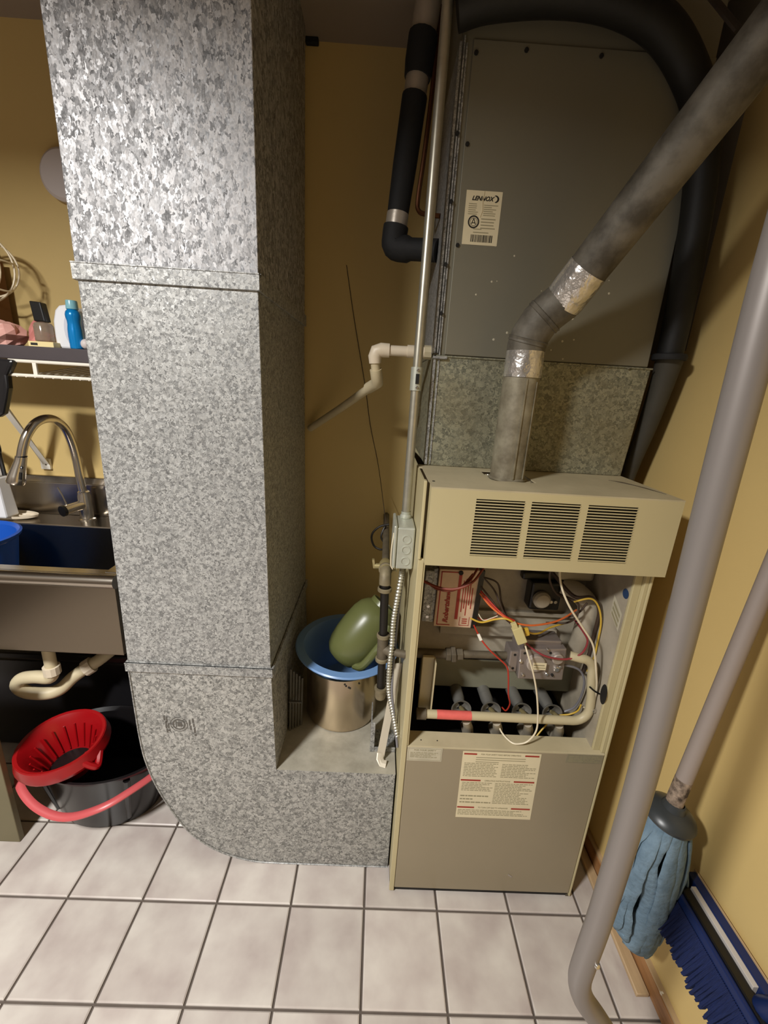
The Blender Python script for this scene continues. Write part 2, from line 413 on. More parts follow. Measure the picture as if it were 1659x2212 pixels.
# floor tiles: one mesh, one object for each
TX, TY, TP, TG = .0293, .8105, .2040, .0030
tm = bmesh.new()
h = TP/2-TG; e = h-.003
ring = []
for s, z in ((h, -.006), (h, -.0022), (e, 0.0)):
    ring.append([tm.verts.new((sx*s, sy*s, z)) for sx, sy in ((-1, -1), (1, -1), (1, 1), (-1, 1))])
for a, b in zip(ring, ring[1:]):
    for i in range(4): tm.faces.new((a[i], a[(i+1) % 4], b[(i+1) % 4], b[i]))
tm.faces.new(ring[2])
tile_me = bpy.data.meshes.new('tile'); tm.to_mesh(tile_me); tm.free(); tile_me.materials.append(M['tile'])
off = root_loc(fl)
for i in range(-10, 4):
    for j in range(-12, 4):
        cx = TX+(i+.5)*TP; cy = TY+(j+.5)*TP
        if cx-TP/2 > XR or cy-TP/2 > YB or cx < XL or cy < YF: continue
        t = bpy.data.objects.new('tile', tile_me); COL.objects.link(t); t.parent = fl
        x0, x1, y0, y1 = cx-h, min(cx+h, XR), cy-h, min(cy+h, YB)
        t.location = Vector(((x0+x1)/2, (y0+y1)/2, rnd.uniform(-.0006, 0.0)))-off
        t.scale = ((x1-x0)/(2*h), (y1-y0)/(2*h), 1)
        t.rotation_euler = (rnd.uniform(-.0015, .0015), rnd.uniform(-.0015, .0015), 0)

# ------------------------------------------------------------------ return air duct
D0, D1 = .917, 1.43
duct = thing('return_air_duct', 'tall galvanized return duct with a rounded elbow at the floor, left of the furnace', 'duct', (-.42, 1.17, 0))
build(MB().hexa([(-.602, D0, 1.575), (-.2505, D0, 1.575), (-.2505, D1, 1.575), (-.602, D1, 1.575)], [(-.600, D0, ZC), (-.2515, D0, ZC), (-.2515, D1, ZC), (-.600, D1, ZC)]), 'duct_section', M['galv_big'], duct, smooth=0, bevel=.0015).__setitem__('label', 'upper duct section with coarse bright spangle')
build(MB().hexa([(-.604, D0, .678), (-.2435, D0, .678), (-.2435, D1, .678), (-.604, D1, .678)], [(-.600, D0, 1.572), (-.2515, D0, 1.572), (-.2515, D1, 1.572), (-.600, D1, 1.572)]), 'duct_section', M['galv_small'], duct, smooth=0, bevel=.0015).__setitem__('label', 'middle duct section with fine spangle')
curve = catmull([(-.600, 0, .47), (-.592, 0, .375), (-.563, 0, .262), (-.503, 0, .131), (-.440, 0, .062), (-.370, 0, .0225), (-.300, 0, .004), (-.236, 0, .0005)], 5)
outl = [(-.604, D0, .676)] + [(p.x, D0, max(p.z, .0005)) for p in curve] + [(.0955, D0, .0005), (.0955, D0, .358), (-.235, D0, .358), (-.2435, D0, .676)]
build(MB().prism(outl, (0, D1-D0, 0)), 'duct_elbow', M['galv_elbow'], duct, smooth=28)
rim = [Vector(p)+Vector((0, -.0012, 0)) for p in outl[0:-3]]
build(MB().tube(rim, .0022, 6), 'elbow_seam', M['galv_small'], duct)
for z0, z1, xa, xb in ((1.556, 1.587, -.606, -.2475), (.664, .690, -.609, -.2385)):
    f = MB()
    f.hexa([(xa, D0-.006, z0+.001), (xb, D0-.006, z0+.001), (xb, D0+.0, z0), (xa, D0+.0, z0)], [(xa, D0-.006, z1), (xb, D0-.006, z1), (xb, D0, z1), (xa, D0, z1)])
    f.box(xb-.003, xb+.002, D0, D1, z0, z1); f.box(xa, xa+.005, D0, D1, z0, z1)
    f.box(xa, xb, D0-.0075, D0-.003, z1-.002, z1)
    build(f, 'duct_flange', M['galv_small'], duct, smooth=0)
build(MB().box(-.243, -.239, D0+.03, D1-.01, .664, .667), 'side_seam', M['galv_small'], duct, smooth=0)
build(MB().box(-.2345, .0965, D0+.001, D1, .3576, .3584), 'elbow_top', M['dusty_top'], duct, smooth=0)
# ink stamp on the elbow
sy = D0-.0007
st = MB()
def ring_flat(mb, c, r0, r1, y, n=28, sx=1.0):
    a = [mb.bm.verts.new((c[0]+r0*sx*math.cos(2*math.pi*k/n), y, c[1]+r0*math.sin(2*math.pi*k/n))) for k in range(n)]
    b = [mb.bm.verts.new((c[0]+r1*sx*math.cos(2*math.pi*k/n), y, c[1]+r1*math.sin(2*math.pi*k/n))) for k in range(n)]
    for k in range(n): mb.bm.faces.new((a[k], a[(k+1) % n], b[(k+1) % n], b[k]))
def bar(mb, x0, x1, z0, z1, y):
    mb.quad((x0, y, z0), (x1, y, z0), (x1, y, z1), (x0, y, z1))
sc_ = (-.4905, .5005)
ring_flat(st, sc_, .0215, .0232, sy); ring_flat(st, sc_, .0135, .0175, sy)
bar(st, -.499, -.4965, .491, .510, sy); bar(st, -.4945, -.482, .494, .507, sy)
for x0, z0, z1 in ((-.530, .512, .528), (-.524, .506, .524), (-.5265, .486, .509), (-.5205, .486, .503), (-.525, .472, .485), (-.519, .476, .484),
                   (-.464, .500, .517), (-.462, .484, .498), (-.455, .508, .522), (-.4535, .494, .505), (-.452, .474, .492), (-.4505, .464, .472)):
    bar(st, x0, x0+.0042, z0, z1, sy)
stuff(build(st, 'ink_stamp', M['stamp'], duct, smooth=0))

# ------------------------------------------------------------------ furnace
fu = thing('furnace', 'beige gas furnace with louvred hood and open burner compartment full of wires', 'furnace', (.365, 1.15, 0))
FX0, FX1, FY = .1005, .6270, .854
c = MB()
c.box(FX0, FX0+.004, FY+.004, 1.44, .002, 1.203)                 # left side
c.box(FX1-.004, FX1, FY+.004, 1.44, .002, 1.203)                 # right side
c.box(FX0, FX1, 1.436, 1.44, .002, 1.203)                        # back
c.box(FX0, FX1, FY+.02, 1.44, .002, .012)                        # base
build(c, 'cabinet', M['beige'], fu, smooth=0)
p = MB()
p.box(FX0-.0015, .1125, FY-.002, FY+.008, .004, 1.0375)          # left front post
p.box(.1125, .1165, FY, FY+.030, .525, 1.0375)
p.box(FX0-.003, FX0+.0035, FY-.006, FY+.012, 1.0375, 1.212)
build(p, 'front_post', M['beige'], fu, smooth=0, bevel=.0015)
p = MB()
p.box(.6215, FX1, FY-.001, FY+.012, .004, 1.0375)
p.box(.612, .6215, FY+.003, FY+.018, .525, 1.0375)
p.box(.594, .612, FY+.012, FY+.020, .525, 1.0375)
build(p, 'front_post', M['beige'], fu, smooth=0, bevel=.0015)
build(MB().box(.1130, .6210, FY, FY+.016, .014, .522), 'lower_panel', M['panel'], fu, smooth=0, bevel=.0025)
build(MB().hexa([(.113, FY, .520), (.621, FY, .520), (.612, FY+.050, .520), (.117, FY+.050, .520)], [(.113, FY+.001, .5245), (.621, FY+.001, .5245), (.612, FY+.050, .5265), (.117, FY+.050, .5265)]), 'panel_ledge', M['beige_dusty'], fu, smooth=0, bevel=.001)
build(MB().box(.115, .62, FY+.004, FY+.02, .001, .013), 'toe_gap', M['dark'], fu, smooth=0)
for x, y in ((.1075, FY+.012), (.620, FY+.012)):
    build(MB().box(x-.005, x+.005, y-.01, y+.01, 0, .006), 'foot', M['pipe_dusty'], fu, smooth=0)
build(MB().obox((.4395, FY-.0008, .079), (.006, 0, -.005), (.0015, 0, .0015), (0, .0006, 0)), 'scratch', M['silver'], fu, smooth=0)
for x in (.150, .192): build(MB().cyl((x, FY+.02, .525), (x, FY+.02, .5262), .0016, 8), 'screw_hole', M['dark'], fu)
# hood with louvres
HX0, HX1, HY, HZ0, HZ1 = .1105, .6285, .825, 1.0375, 1.2030
cols = ((.2035, .3035), (.3170, .4180), (.4335, .5365)); LZ0, LZ1 = 1.0620, 1.1860
hd = MB()
for z0, z1 in ((HZ0, LZ0), (LZ1, HZ1)): hd.box(HX0, HX1, HY, HY+.003, z0, z1)
xs = [HX0]+[v for q in cols for v in q]+[HX1]
for a, b in zip(xs[0::2], xs[1::2]): hd.box(a, b, HY, HY+.003, LZ0, LZ1)
hd.box(HX0, HX0+.003, HY+.003, FY+.02, HZ0, HZ1); hd.box(HX1-.003, HX1, HY+.003, 1.062, HZ0+.001, HZ1)
hd.box(HX0, HX1, HY, FY-.002, HZ0-.002, HZ0)
hood = build(hd, 'hood', M['beige'], fu, smooth=0)
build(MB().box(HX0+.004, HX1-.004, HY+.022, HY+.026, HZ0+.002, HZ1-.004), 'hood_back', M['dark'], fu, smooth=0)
NS = 20; pitch = (LZ1-LZ0)/NS
for a, b in cols:
    cx = (a+b)/2; w = (b-a)/2
    s = MB().hexa([(-w, -.0006, -.0012), (w, -.0006, -.0012), (w, .0042, -.0016), (-w, .0042, -.0016)], [(-w, -.0010, .0013), (w, -.0010, .0013), (w, .0042, .0004), (-w, .0042, .0004)])
    me0 = None
    for k in range(NS):
        if me0 is None:
            o = build(s, 'louver_slat', M['beige'], hood, smooth=0)
            me0 = o.data
            base = -root_loc(hood)
            me0.transform(Matrix.Translation(root_loc(hood)))      # back to a mesh about its own centre
        else:
            o = bpy.data.objects.new('louver_slat', me0); COL.objects.link(o); o.parent = hood
        o.location = Vector((cx, HY, LZ0+(k+.42)*pitch))+base
# hood top with flue opening
PX0, PX1, PY0, PY1 = .2540, .3560, .9180, 1.0340
tp = MB()
tp.box(HX0, HX1, HY, PY0, HZ1, HZ1+.003); tp.box(HX0-.008, HX1, PY1, 1.075, HZ1, HZ1+.003)
tp.box(HX0, PX0, PY0, PY1, HZ1, HZ1+.003); tp.box(PX1, HX1, PY0, PY1, HZ1, HZ1+.003)
build(tp, 'hood_top', M['beige_dusty'], fu, smooth=0)
build(MB().box(.262, .354, .921, 1.012, HZ1-.004, HZ1-.001), 'flue_plate', M['beige_dusty'], fu, smooth=0)
build(MB().box(.25, .36, .914, 1.038, HZ1-.03, HZ1-.026), 'flue_opening', M['dark'], fu, smooth=0)
for q in ((.270, .927), (.349, .932), (.268, 1.006)):
    build(MB().lathe([(.0035, 0), (.003, .0015), (0, .002)], (q[0], q[1], HZ1-.001), n=8), 'screw', M['silver'], fu)
build(MB().prism([(.560, 1.0, HZ1+.003), (.585, .985, HZ1+.003), (.61, .93, HZ1+.003), (.621, .875, HZ1+.003), (.612, .90, HZ1+.003), (.595, .95, HZ1+.003)], (0, 0, .0008)), 'rust_stain', M['pipe_dusty'], fu, smooth=0)
build(MB().box(.118, .123, .875, .88, HZ1-.0, HZ1+.004), 'screw', M['dark'], fu, smooth=0)

# burner compartment
g = MB(); g.box(FX0+.004, FX1-.004, 1.060, 1.066, .66, 1.20); g.box(.20, .53, 1.040, 1.060, .735, .765); g.box(.30, .60, 1.045, 1.060, .80, .812)
build(g, 'vestibule_panel', M['grey_inner'], fu, smooth=0, bevel=.002)
build(MB().box(.155, .600, 1.030, 1.060, .568, .662), 'baffle_plate', M['baffle'], fu, smooth=0, bevel=.003)
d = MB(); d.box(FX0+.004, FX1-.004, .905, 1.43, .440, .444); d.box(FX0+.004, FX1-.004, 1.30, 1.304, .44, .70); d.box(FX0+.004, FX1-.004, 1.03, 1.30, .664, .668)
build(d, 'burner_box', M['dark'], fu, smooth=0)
build(MB().box(.113, .62, .895, .90, .44, .522), 'panel_back', M['grey_inner'], fu, smooth=0)
build(MB().box(.5935, .597, FY+.020, 1.06, .445, 1.036), 'inner_side', M['grey_inner'], fu, smooth=0)
build(MB().box(.1165, .119, FY+.03, 1.06, .445, 1.036), 'inner_side', M['grey_inner'], fu, smooth=0)
# stickers on the inner right side
sk = build(MB().quad((.5930, .880, .912), (.5930, .925, .940), (.5930, .925, .892), (.5930, .880, .864)), 'sticker', M['paper_grey'], fu, smooth=0)
ib = MB()
for k in range(3): ib.quad((.5926, .886, .905-k*.013), (.5926, .920, .926-k*.013), (.5926, .920, .918-k*.013), (.5926, .886, .897-k*.013))
stuff(build(ib, 'sticker_print', M['ink_soft'], sk, smooth=0))
build(MB().lathe([(0, 0), (.012, .0001)], (.5928, .885, .963), axis=(-1, 0, 0), n=18), 'blue_dot', M['sticker_blue'], fu)
build(MB().lathe([(0, 0), (.014, .0001)], (.5928, .875, .690), axis=(-1, 0, 0), n=18, sy=1.0, sx=2.0, xdir=(0, 0, 1)), 'knockout_hole', M['dark'], fu)

# ignition control with its printed label
ct = build(MB().hexa([(.170, .982, .794), (.271, .982, .793), (.271, 1.055, .793), (.170, 1.055, .794)], [(.172, .982, .958), (.276, .982, .960), (.276, 1.055, .960), (.172, 1.055, .958)]), 'ignition_control', M['ctl'], fu, smooth=0, bevel=.002)
build(MB().hexa([(.268, .978, .795), (.281, .978, .795), (.281, 1.05, .795), (.268, 1.05, .795)], [(.2745, .978, .960), (.2865, .978, .960), (.2865, 1.05, .960), (.2745, 1.05, .960)]), 'terminal_strip', M['black'], ct, smooth=0)
cy = .9812
pr = MB()
bar(pr, .1765, .1795, .800, .952, cy); bar(pr, .1765, .225, .950, .953, cy); bar(pr, .178, .212, .799, .8015, cy)
bar(pr, .2225, .2305, .818, .948, cy)
for k, (a, b) in enumerate(((.84, .93), (.85, .935), (.83, .92), (.86, .94), (.85, .91))): bar(pr, .236+k*.006, .2385+k*.006, a, b, cy)
bar(pr, .236, .262, .800, .8015, cy); bar(pr, .236, .2372, .80, .826, cy); bar(pr, .2608, .262, .80, .826, cy)
for z in (.806, .812, .818): bar(pr, .243, .256, z, z+.003, cy)
stuff(build(pr, 'label_print', M['ink_red'], ct, smooth=0))
lettering('Robertshaw', 'maker_name', .0185, (.2050, cy-.0004, .806), M['ink_red'], ct, shear=.3, rot=(math.pi/2, -math.pi/2, 0), bold=.0005)
build(MB().lathe([(0, -.003), (.006, -.003), (.006, 0)], (.226, .982, .951), axis=(0, 1, 0), n=14), 'screw', M['dark'], ct)
build(MB().box(.136, .158, .975, 1.055, .81, .955).box(.158, .170, .99, 1.055, .80, .955), 'control_bracket', M['galv_small'], fu, smooth=0, bevel=.002)
build(MB().cyl((.150, .974, .855), (.150, .978, .855), .004, 10).cyl((.150, .974, .825), (.150, .978, .825), .004, 10), 'bracket_screw', M['silver'], fu)
# gas valve
va = MB()
va.hexa([(.390, .918, .690), (.507, .918, .692), (.507, .985, .692), (.390, .985, .690)], [(.383, .918, .778), (.502, .918, .786), (.502, .985, .786), (.383, .985, .778)])
va.box(.364, .388, .928, .975, .703, .765)
va.box(.505, .512, .93, .97, .715, .765)
va.box(.40, .495, .935, .985, .780, .796)
gv = build(va, 'gas_valve', M['valve'], fu, smooth=0, bevel=.004)
build(MB().lathe([(.024, 0), (.0235, -.008), (.0205, -.010), (0, -.010)], (.427, .918, .743), axis=(0, 1, 0), n=28), 'control_knob', M['knob'], gv)
build(MB().box(.418, .452, .9065, .9078, .729, .749), 'knob_label', M['paper'], gv, smooth=0)
build(MB().box(.4195, .447, .9060, .9065, .741, .7435).box(.421, .4505, .9060, .9065, .734, .736), 'knob_print', M['ink_soft'], gv, smooth=0)
build(MB().lathe([(.0145, 0), (.0145, -.010), (.012, -.012), (0, -.012)], (.479, .918, .761), axis=(0, 1, 0), n=24), 'regulator_cap', M['knob'], gv)
for x, z, r in ((.484, .727, .008), (.461, .712, .005), (.476, .709, .0035), (.492, .735, .004), (.400, .706, .004), (.389, .745, .005), (.452, .783, .004)):
    build(MB().lathe([(r, 0), (r, -.004), (r*.7, -.006), (0, -.006)], (x, .918, z), axis=(0, 1, 0), n=12), 'valve_screw', M['silver'] if r > .0036 else M['dark'], gv)
for x, z in ((.397, .768), (.462, .772), (.377, .755), (.377, .715)): build(MB().cyl((x, .9275 if x < .385 else .9175, z), (x, .94, z), .0036, 10), 'bolt_hole', M['dark'], gv)
# gas inlet, union and manifold
build(MB().cyl((.104, .955, .728), (.245, .955, .730), .0125, 14).cyl((.245, .955, .731), (.372, .952, .736), .0100, 14), 'inlet_pipe', M['pipe_dusty'], fu)
build(MB().cyl((.205, .955, .729), (.219, .955, .729), .018, 6).cyl((.219, .955, .729), (.231, .955, .730), .022, 6).cyl((.231, .955, .730), (.250, .955, .731), .016, 6), 'pipe_union', M['pipe_dusty'], fu, smooth=0, bevel=.002)
mpath = [(.150, .90, .585), (.30, .90, .585), (.45, .90, .584), (.545, .90, .584)] + [(.545+.038*math.sin(t), .90, .622-.038*math.cos(t)) for t in [math.pi/2*k/6 for k in range(1, 7)]] + [(.580, .90, .66), (.569, .90, .72)]
mpath += [(.531+.036*math.cos(t)+.0, .90, .737+.036*math.sin(t)) for t in [math.pi/2*k/6 for k in range(0, 7)]] + [(.508, .90+.01, .773)]
mf = build(MB().tube(mpath, .0112, 16), 'gas_manifold', M['manifold'], fu)
build(MB().tube([(.188, .90, .585), (.278, .90, .5848)], .0116, 16, caps=False), 'warning_decal', M['decal'], mf)
build(MB().cyl((.136, .90, .585), (.160, .90, .585), .0145, 14), 'manifold_cap', M['pipe_dusty'], mf)
build(MB().lathe([(.005, 0), (.005, -.004), (0, -.005)], (.588, .889, .628), axis=(0, 1, 0), n=8), 'tap_plug', M['silver'], mf)
sb = MB(); sb.box(.142, .172, .925, .935, .575, .738); sb.box(.172, .1755, .905, .935, .575, .735)
build(sb, 'manifold_bracket', M['manifold'], fu, smooth=0, bevel=.002)
# four burners
for x in (.262, .343, .427, .511):
    y0, z = .958, .566
    bu = build(MB().lathe([(.0125, .0), (.014, .012), (.017, .030), (.0165, .10), (.0165, .30)], (x, y0, z), axis=(0, 1, -.05), n=20), 'burner_tube', M['burner'], fu)
    build(MB().lathe([(.0125, .001), (.0175, -.001), (.0245, -.010), (.0272, -.0145), (.0272, -.0165), (.024, -.0155), (.0125, -.002), (.0125, .004)], (x, y0, z), axis=(0, 1, -.05), n=26), 'bell_mouth', M['burner'], bu)
    sh = MB()
    for t0, t1 in ((-.5, .9), (2.2, 3.6)):
        n = 8; a = [sh.bm.verts.new((x+.0045*math.cos(t0+(t1-t0)*k/n), y0-.004, z+.0045*math.sin(t0+(t1-t0)*k/n))) for k in range(n+1)]
        b = [sh.bm.verts.new((x+.018*math.cos(t0+(t1-t0)*k/n), y0-.004, z+.018*math.sin(t0+(t1-t0)*k/n))) for k in range(n+1)]
        for k in range(n): sh.bm.faces.new((a[k], a[k+1], b[k+1], b[k]))
    build(sh, 'air_shutter', M['burner'], bu, smooth=0)
    build(MB().cyl((x, y0+.004, z), (x, y0+.006, z), .0122, 16), 'throat', M['dark'], bu)
    build(MB().tube([(x, .905, .585), (x, .925, .578), (x, .948, .567)], .0055, 10), 'orifice', M['brass'], bu)
    build(MB().tube([(x+.01, .915, .555), (x+.022, .93, .52), (x+.03, .95, .48), (x+.035, 1.0, .46)], [.011, .013, .015, .015], 12), 'lower_tube', M['grey_inner'], bu)
# pressure switch and vent elbow
ps = build(MB().box(.405, .512, 1.035, 1.06, .915, .937).box(.427, .510, 1.015, 1.06, .838, .918), 'pressure_switch', M['black'], fu, smooth=0, bevel=.006)
build(MB().lathe([(.023, 0), (.023, -.010), (.018, -.016), (.008, -.018), (0, -.018)], (.456, 1.015, .872), axis=(0, 1, 0), n=24), 'diaphragm', M['grey_inner'], ps)
for x in (.481, .493): build(MB().cyl((x, 1.014, .868), (x, 1.006, .868), .0045, 10), 'terminal', M['silver'], ps)
build(MB().tube(catmull([(.515, 1.03, .905), (.545, 1.01, .900), (.572, .995, .875), (.578, .995, .83), (.578, 1.0, .76), (.578, 1.02, .68)], 5), [.026]*26, 16), 'vent_elbow', M['grey_inner'], fu)
build(MB().box(.49, .592, 1.02, 1.06, .925, 1.03), 'vent_box', M['beige_dusty'], fu, smooth=0, bevel=.01)

# wires of the burner compartment
def wire(pts, r, m, n=8): return build(MB().tube(catmull(pts, 7), r, n), 'wire', M[m], fu)
wire([(.244, .93, .973), (.22, .92, .946), (.194, .92, .931), (.162, .93, .928), (.137, .95, .936)], .0028, 'w_rust')
wire([(.267, .93, .989), (.239, .91, .960), (.202, .91, .941), (.165, .92, .937), (.125, .94, .944)], .0030, 'w_rust')
wire([(.256, .94, .984), (.232, .92, .955), (.198, .915, .936), (.165, .93, .931), (.128, .95, .937)], .0028, 'w_rust')
wire([(.264, .975, .826), (.283, .94, .837), (.31, .92, .859), (.335, .91, .867), (.366, .91, .85), (.402, .92, .826), (.434, .94, .814), (.475, .97, .814), (.526, .99, .819)], .0024, 'w_yellow')
wire([(.280, .98, .898), (.304, .95, .877), (.335, .92, .864), (.359, .91, .857), (.4, .91, .853), (.459, .93, .853), (.498, .95, .858), (.538, .98, .863)], .0024, 'w_orange')
wire([(.281, .98, .905), (.306, .955, .884), (.332, .925, .868), (.357, .915, .860)], .0022, 'w_red')
wire([(.274, .972, .808), (.284, .93, .796), (.303, .91, .779), (.325, .905, .761), (.35, .9, .739), (.359, .9, .705), (.37, .91, .648), (.382, .92, .611), (.379, .93, .58), (.375, .95, .572)], .0020, 'w_red')
wire([(.394, .92, .798), (.417, .91, .783), (.444, .9, .774), (.486, .9, .768), (.513, .9, .775), (.533, .9, .792), (.55, .92, .81), (.552, .95, .817), (.552, 1.0, .82)], .0025, 'w_pink')
wire([(.437, .9, 1.035), (.437, .9, 1.002), (.444, .89, .967), (.465, .88, .926), (.502, .88, .878), (.535, .88, .836), (.549, .88, .805), (.564, .88, .752), (.58, .888, .698), (.589, .9, .647), (.590, .92, .608), (.588, .95, .59)], .0025, 'w_white')
wire([(.386, .91, .808), (.391, .885, .786), (.408, .875, .741), (.425, .872, .683), (.439, .872, .614), (.44, .87, .572), (.425, .868, .544), (.406, .868, .533), (.385, .875, .529), (.365, .905, .535), (.360, .94, .55)], .0022, 'w_white')
wire([(.509, .93, .73), (.536, .93, .725), (.558, .93, .711), (.572, .93, .679), (.578, .94, .627), (.572, .95, .583), (.549, .957, .560), (.53, .95, .555)], .0030, 'w_grey')
wire([(.511, .95, .902), (.545, .94, .918), (.569, .94, .898), (.585, .94, .853), (.588, .94, .793), (.588, .94, .751), (.585, .95, .70)], .0024, 'w_yellow')
wire([(.279, .98, .919), (.311, .96, .885), (.333, .94, .859), (.345, .91, .856)], .0024, 'w_brown')
wire([(.281, .98, .945), (.313, .97, .913), (.326, .95, .885), (.340, .94, .861), (.35, .93, .852)], .0024, 'w_brown')
wire([(.281, .99, .94), (.322, .98, .928), (.336, .97, .881), (.349, .94, .853)], .0024, 'w_brown')
wire([(.469, 1.01, .954), (.512, .96, .913), (.555, .95, .915), (.580, .95, .880), (.587, .96, .814), (.588, .965, .738), (.585, .97, .68)], .0050, 'w_brown')
wire([(.428, .93, 1.035), (.428, .93, .983), (.445, .95, .947), (.477, .97, .909), (.522, .98, .886)], .0026, 'w_brown')
wire([(.475, 1.0, .81), (.515, .97, .83), (.525, .95, .863), (.526, .95, .89), (.516, .96, .901), (.49, 1.01, .895)], .0026, 'w_brown')
wire([(.470, .985, .815), (.500, .975, .835), (.530, .955, .868), (.545, .95, .900)], .0026, 'w_brown')
wire([(.281, .985, .892), (.293, .96, .89), (.316, .94, .873), (.324, .95, .859), (.327, .98, .828), (.30, .99, .815), (.281, .99, .825)], .0016, 'w_red')
wire([(.281, .985, .842), (.295, .97, .826), (.312, .96, .838), (.325, .95, .852)], .0014, 'w_white')
wire([(.577, .93, .61), (.572, .93, .59), (.556, .935, .573), (.52, .94, .558), (.49, .93, .53), (.47, .92, .51)], .0022, 'w_yellow')
build(MB().tube(catmull([(.589, .885, .683), (.575, .886, .690), (.562, .888, .700)], 4), .0022, 6), 'cable_tie', M['black'], fu)
build(MB().obox((.366, .897, .833), (.011, 0, .005), (0, .007, 0), (.009, -.003, -.019)), 'wire_connector', M['connector'], fu, smooth=0, bevel=.002)
build(MB().obox((.353, .899, .853), (.006, 0, .003), (0, .005, 0), (.005, -.001, -.010)), 'wire_connector', M['connector'], fu, smooth=0, bevel=.001)
build(MB().obox((.388, .91, .835), (.005, 0, .002), (0, .005, 0), (.003, 0, -.009)), 'wire_connector', M['w_yellow'], fu, smooth=0, bevel=.001)
build(MB().obox((.2805, .9285, .801), (.0035, 0, .0015), (0, .0035, 0), (.0035, -.002, -.0065)), 'wire_sleeve', M['white'], fu, smooth=0, bevel=.001)

# printed labels on the lower panel
lb = build(MB().prism([(.2565, FY-.0007, .5165), (.4580, FY-.0007, .5165), (.4635, FY-.0007, .2935), (.2605, FY-.0007, .2935)], (0, .0006, 0)), 'instruction_label', M['paper'], fu, smooth=0)
ly = FY-.0010
ik = MB()
for z, xa, xb, xc, xd in ((.5065, .2600, .2930, .4170, .4535), (.4205, .2605, .3125, .4000, .4540), (.3275, .2610, .3065, .4060, .4570)):
    for p_, q_ in ((xa, xb), (xc, xd)):
        rb = MB(); bar(rb, p_, q_, z, z+.0050, ly); build(rb, 'red_bar', M['ink_red'], lb, smooth=0)
lettering('FOR YOUR SAFETY READ BEFORE OPERATING', 'heading', .0062, (.3550, ly, .5070), M['ink_soft'], lb, align='CENTER', sx=.80)
lettering('OPERATING INSTRUCTIONS', 'heading', .0062, (.3565, ly, .4210), M['ink_soft'], lb, align='CENTER', sx=.85)
lettering('TO TURN OFF GAS TO APPLIANCE', 'heading', .0062, (.3565, ly, .3285), M['ink_soft'], lb, align='CENTER', sx=.82)
def lines(mb, x0, x1, z0, z1, y, pitch=.0052, hgt=.0021, ragged=.35):
    z = z1
    while z-hgt > z0:
        x = x0; end = x1-(x1-x0)*ragged*rnd.random()**2
        while x < end-.002:
            w = min(rnd.uniform(.004, .014), end-x)
            bar(mb, x, x+w, z-hgt, z, y); x += w+.0018
        z -= pitch
bar(ik, .292, .420, .4975, .4995, ly); bar(ik, .292, .420, .4905, .4925, ly); bar(ik, .292, .352, .4835, .4855, ly)
lines(ik, .264, .352, .433, .480, ly); lines(ik, .362, .453, .433, .480, ly)
lines(ik, .265, .347, .385, .416, ly); lines(ik, .352, .452, .343, .416, ly)
lines(ik, .265, .348, .340, .372, ly, .011, .004, .7); lines(ik, .264, .454, .300, .322, ly)
stuff(build(ik, 'small_print', M['ink_soft'], lb, smooth=0))
l3 = build(MB().box(.1150, .2040, FY-.0007, FY-.0001, .4795, .5220), 'safety_label', M['paper_grey'], fu, smooth=0)
lettering('FOR YOUR SAFETY', 'heading', .0066, (.1595, ly, .5120), M['ink_soft'], l3, align='CENTER')
ik = MB(); lines(ik, .1225, .197, .489, .507, ly, .0046, .002)
for x0, x1, z0, z1 in ((.1175, .2015, .4825, .4832), (.1175, .2015, .5190, .5197), (.1175, .1181, .4825, .5197), (.2009, .2015, .4825, .5197)): bar(ik, x0, x1, z0, z1, ly)
stuff(build(ik, 'small_print', M['ink_soft'], l3, smooth=0))
l4 = build(MB().box(.5240, .6180, FY-.0006, FY-.0001, .4930, .5210), 'worn_label', M['label_film'], fu, smooth=0)
ik = MB(); lines(ik, .530, .612, .497, .516, ly, .0050, .003, .2)
stuff(build(ik, 'small_print', M['ink_soft'], l4, smooth=0))

# ------------------------------------------------------------------ plenum and coil cabinet above the furnace
pl = thing('supply_plenum', 'grey sheet metal coil cabinet on a galvanized plenum on top of the furnace', 'duct', (.38, 1.25, 1.2065))
build(MB().hexa([(.119, 1.065, 1.2065), (.626, 1.065, 1.2065), (.626, 1.44, 1.2065), (.119, 1.44, 1.2065)], [(.119, 1.065, 1.468), (.642, 1.065, 1.468), (.642, 1.44, 1.468), (.119, 1.44, 1.468)]), 'plenum_base', M['galv_dull'], pl, smooth=0, bevel=.002)
build(MB().box(.121, .632, 1.067, 1.44, 1.470, ZC-.001), 'coil_cabinet', M['plenum'], pl, smooth=0, bevel=.002)
build(MB().box(.1440, .6315, 1.0635, 1.067, 1.4725, 2.058), 'access_panel', M['plenum'], pl, smooth=0, bevel=.0015)
f = MB()
f.box(.1180, .1240, 1.060, 1.067, 1.21, 1.468); f.box(.130, .1335, 1.0625, 1.067, 1.21, 2.05); f.box(.1165, .1215, 1.060, 1.30, 1.475, 2.05); f.box(.1250, .1280, 1.0600, 1.067, 1.475, 2.06)
build(f, 'corner_flange', M['galv_small'], pl, smooth=0)
build(MB().box(.125, .645, 1.0615, 1.066, 1.4665, 1.4705), 'joint_strip', M['galv_dull'], pl, smooth=0, bevel=.001)
build(MB().box(.116, .15, 1.055, 1.066, 1.462, 1.468), 'corner_clip', M['galv_small'], pl, smooth=0, bevel=.001)
for x, z in ((.1510, 2.035), (.1505, 1.885), (.1500, 1.700), (.250, 2.045), (.40, 2.045), (.127, 1.78), (.127, 1.66), (.127, 1.56), (.127, 1.90)):
    build(MB().lathe([(.0042, 0), (.0042, -.003), (0, -.0035)], (x, 1.0633 if x > .14 else 1.060, z), axis=(0, 1, 0), n=8), 'screw', M['dark'], pl)
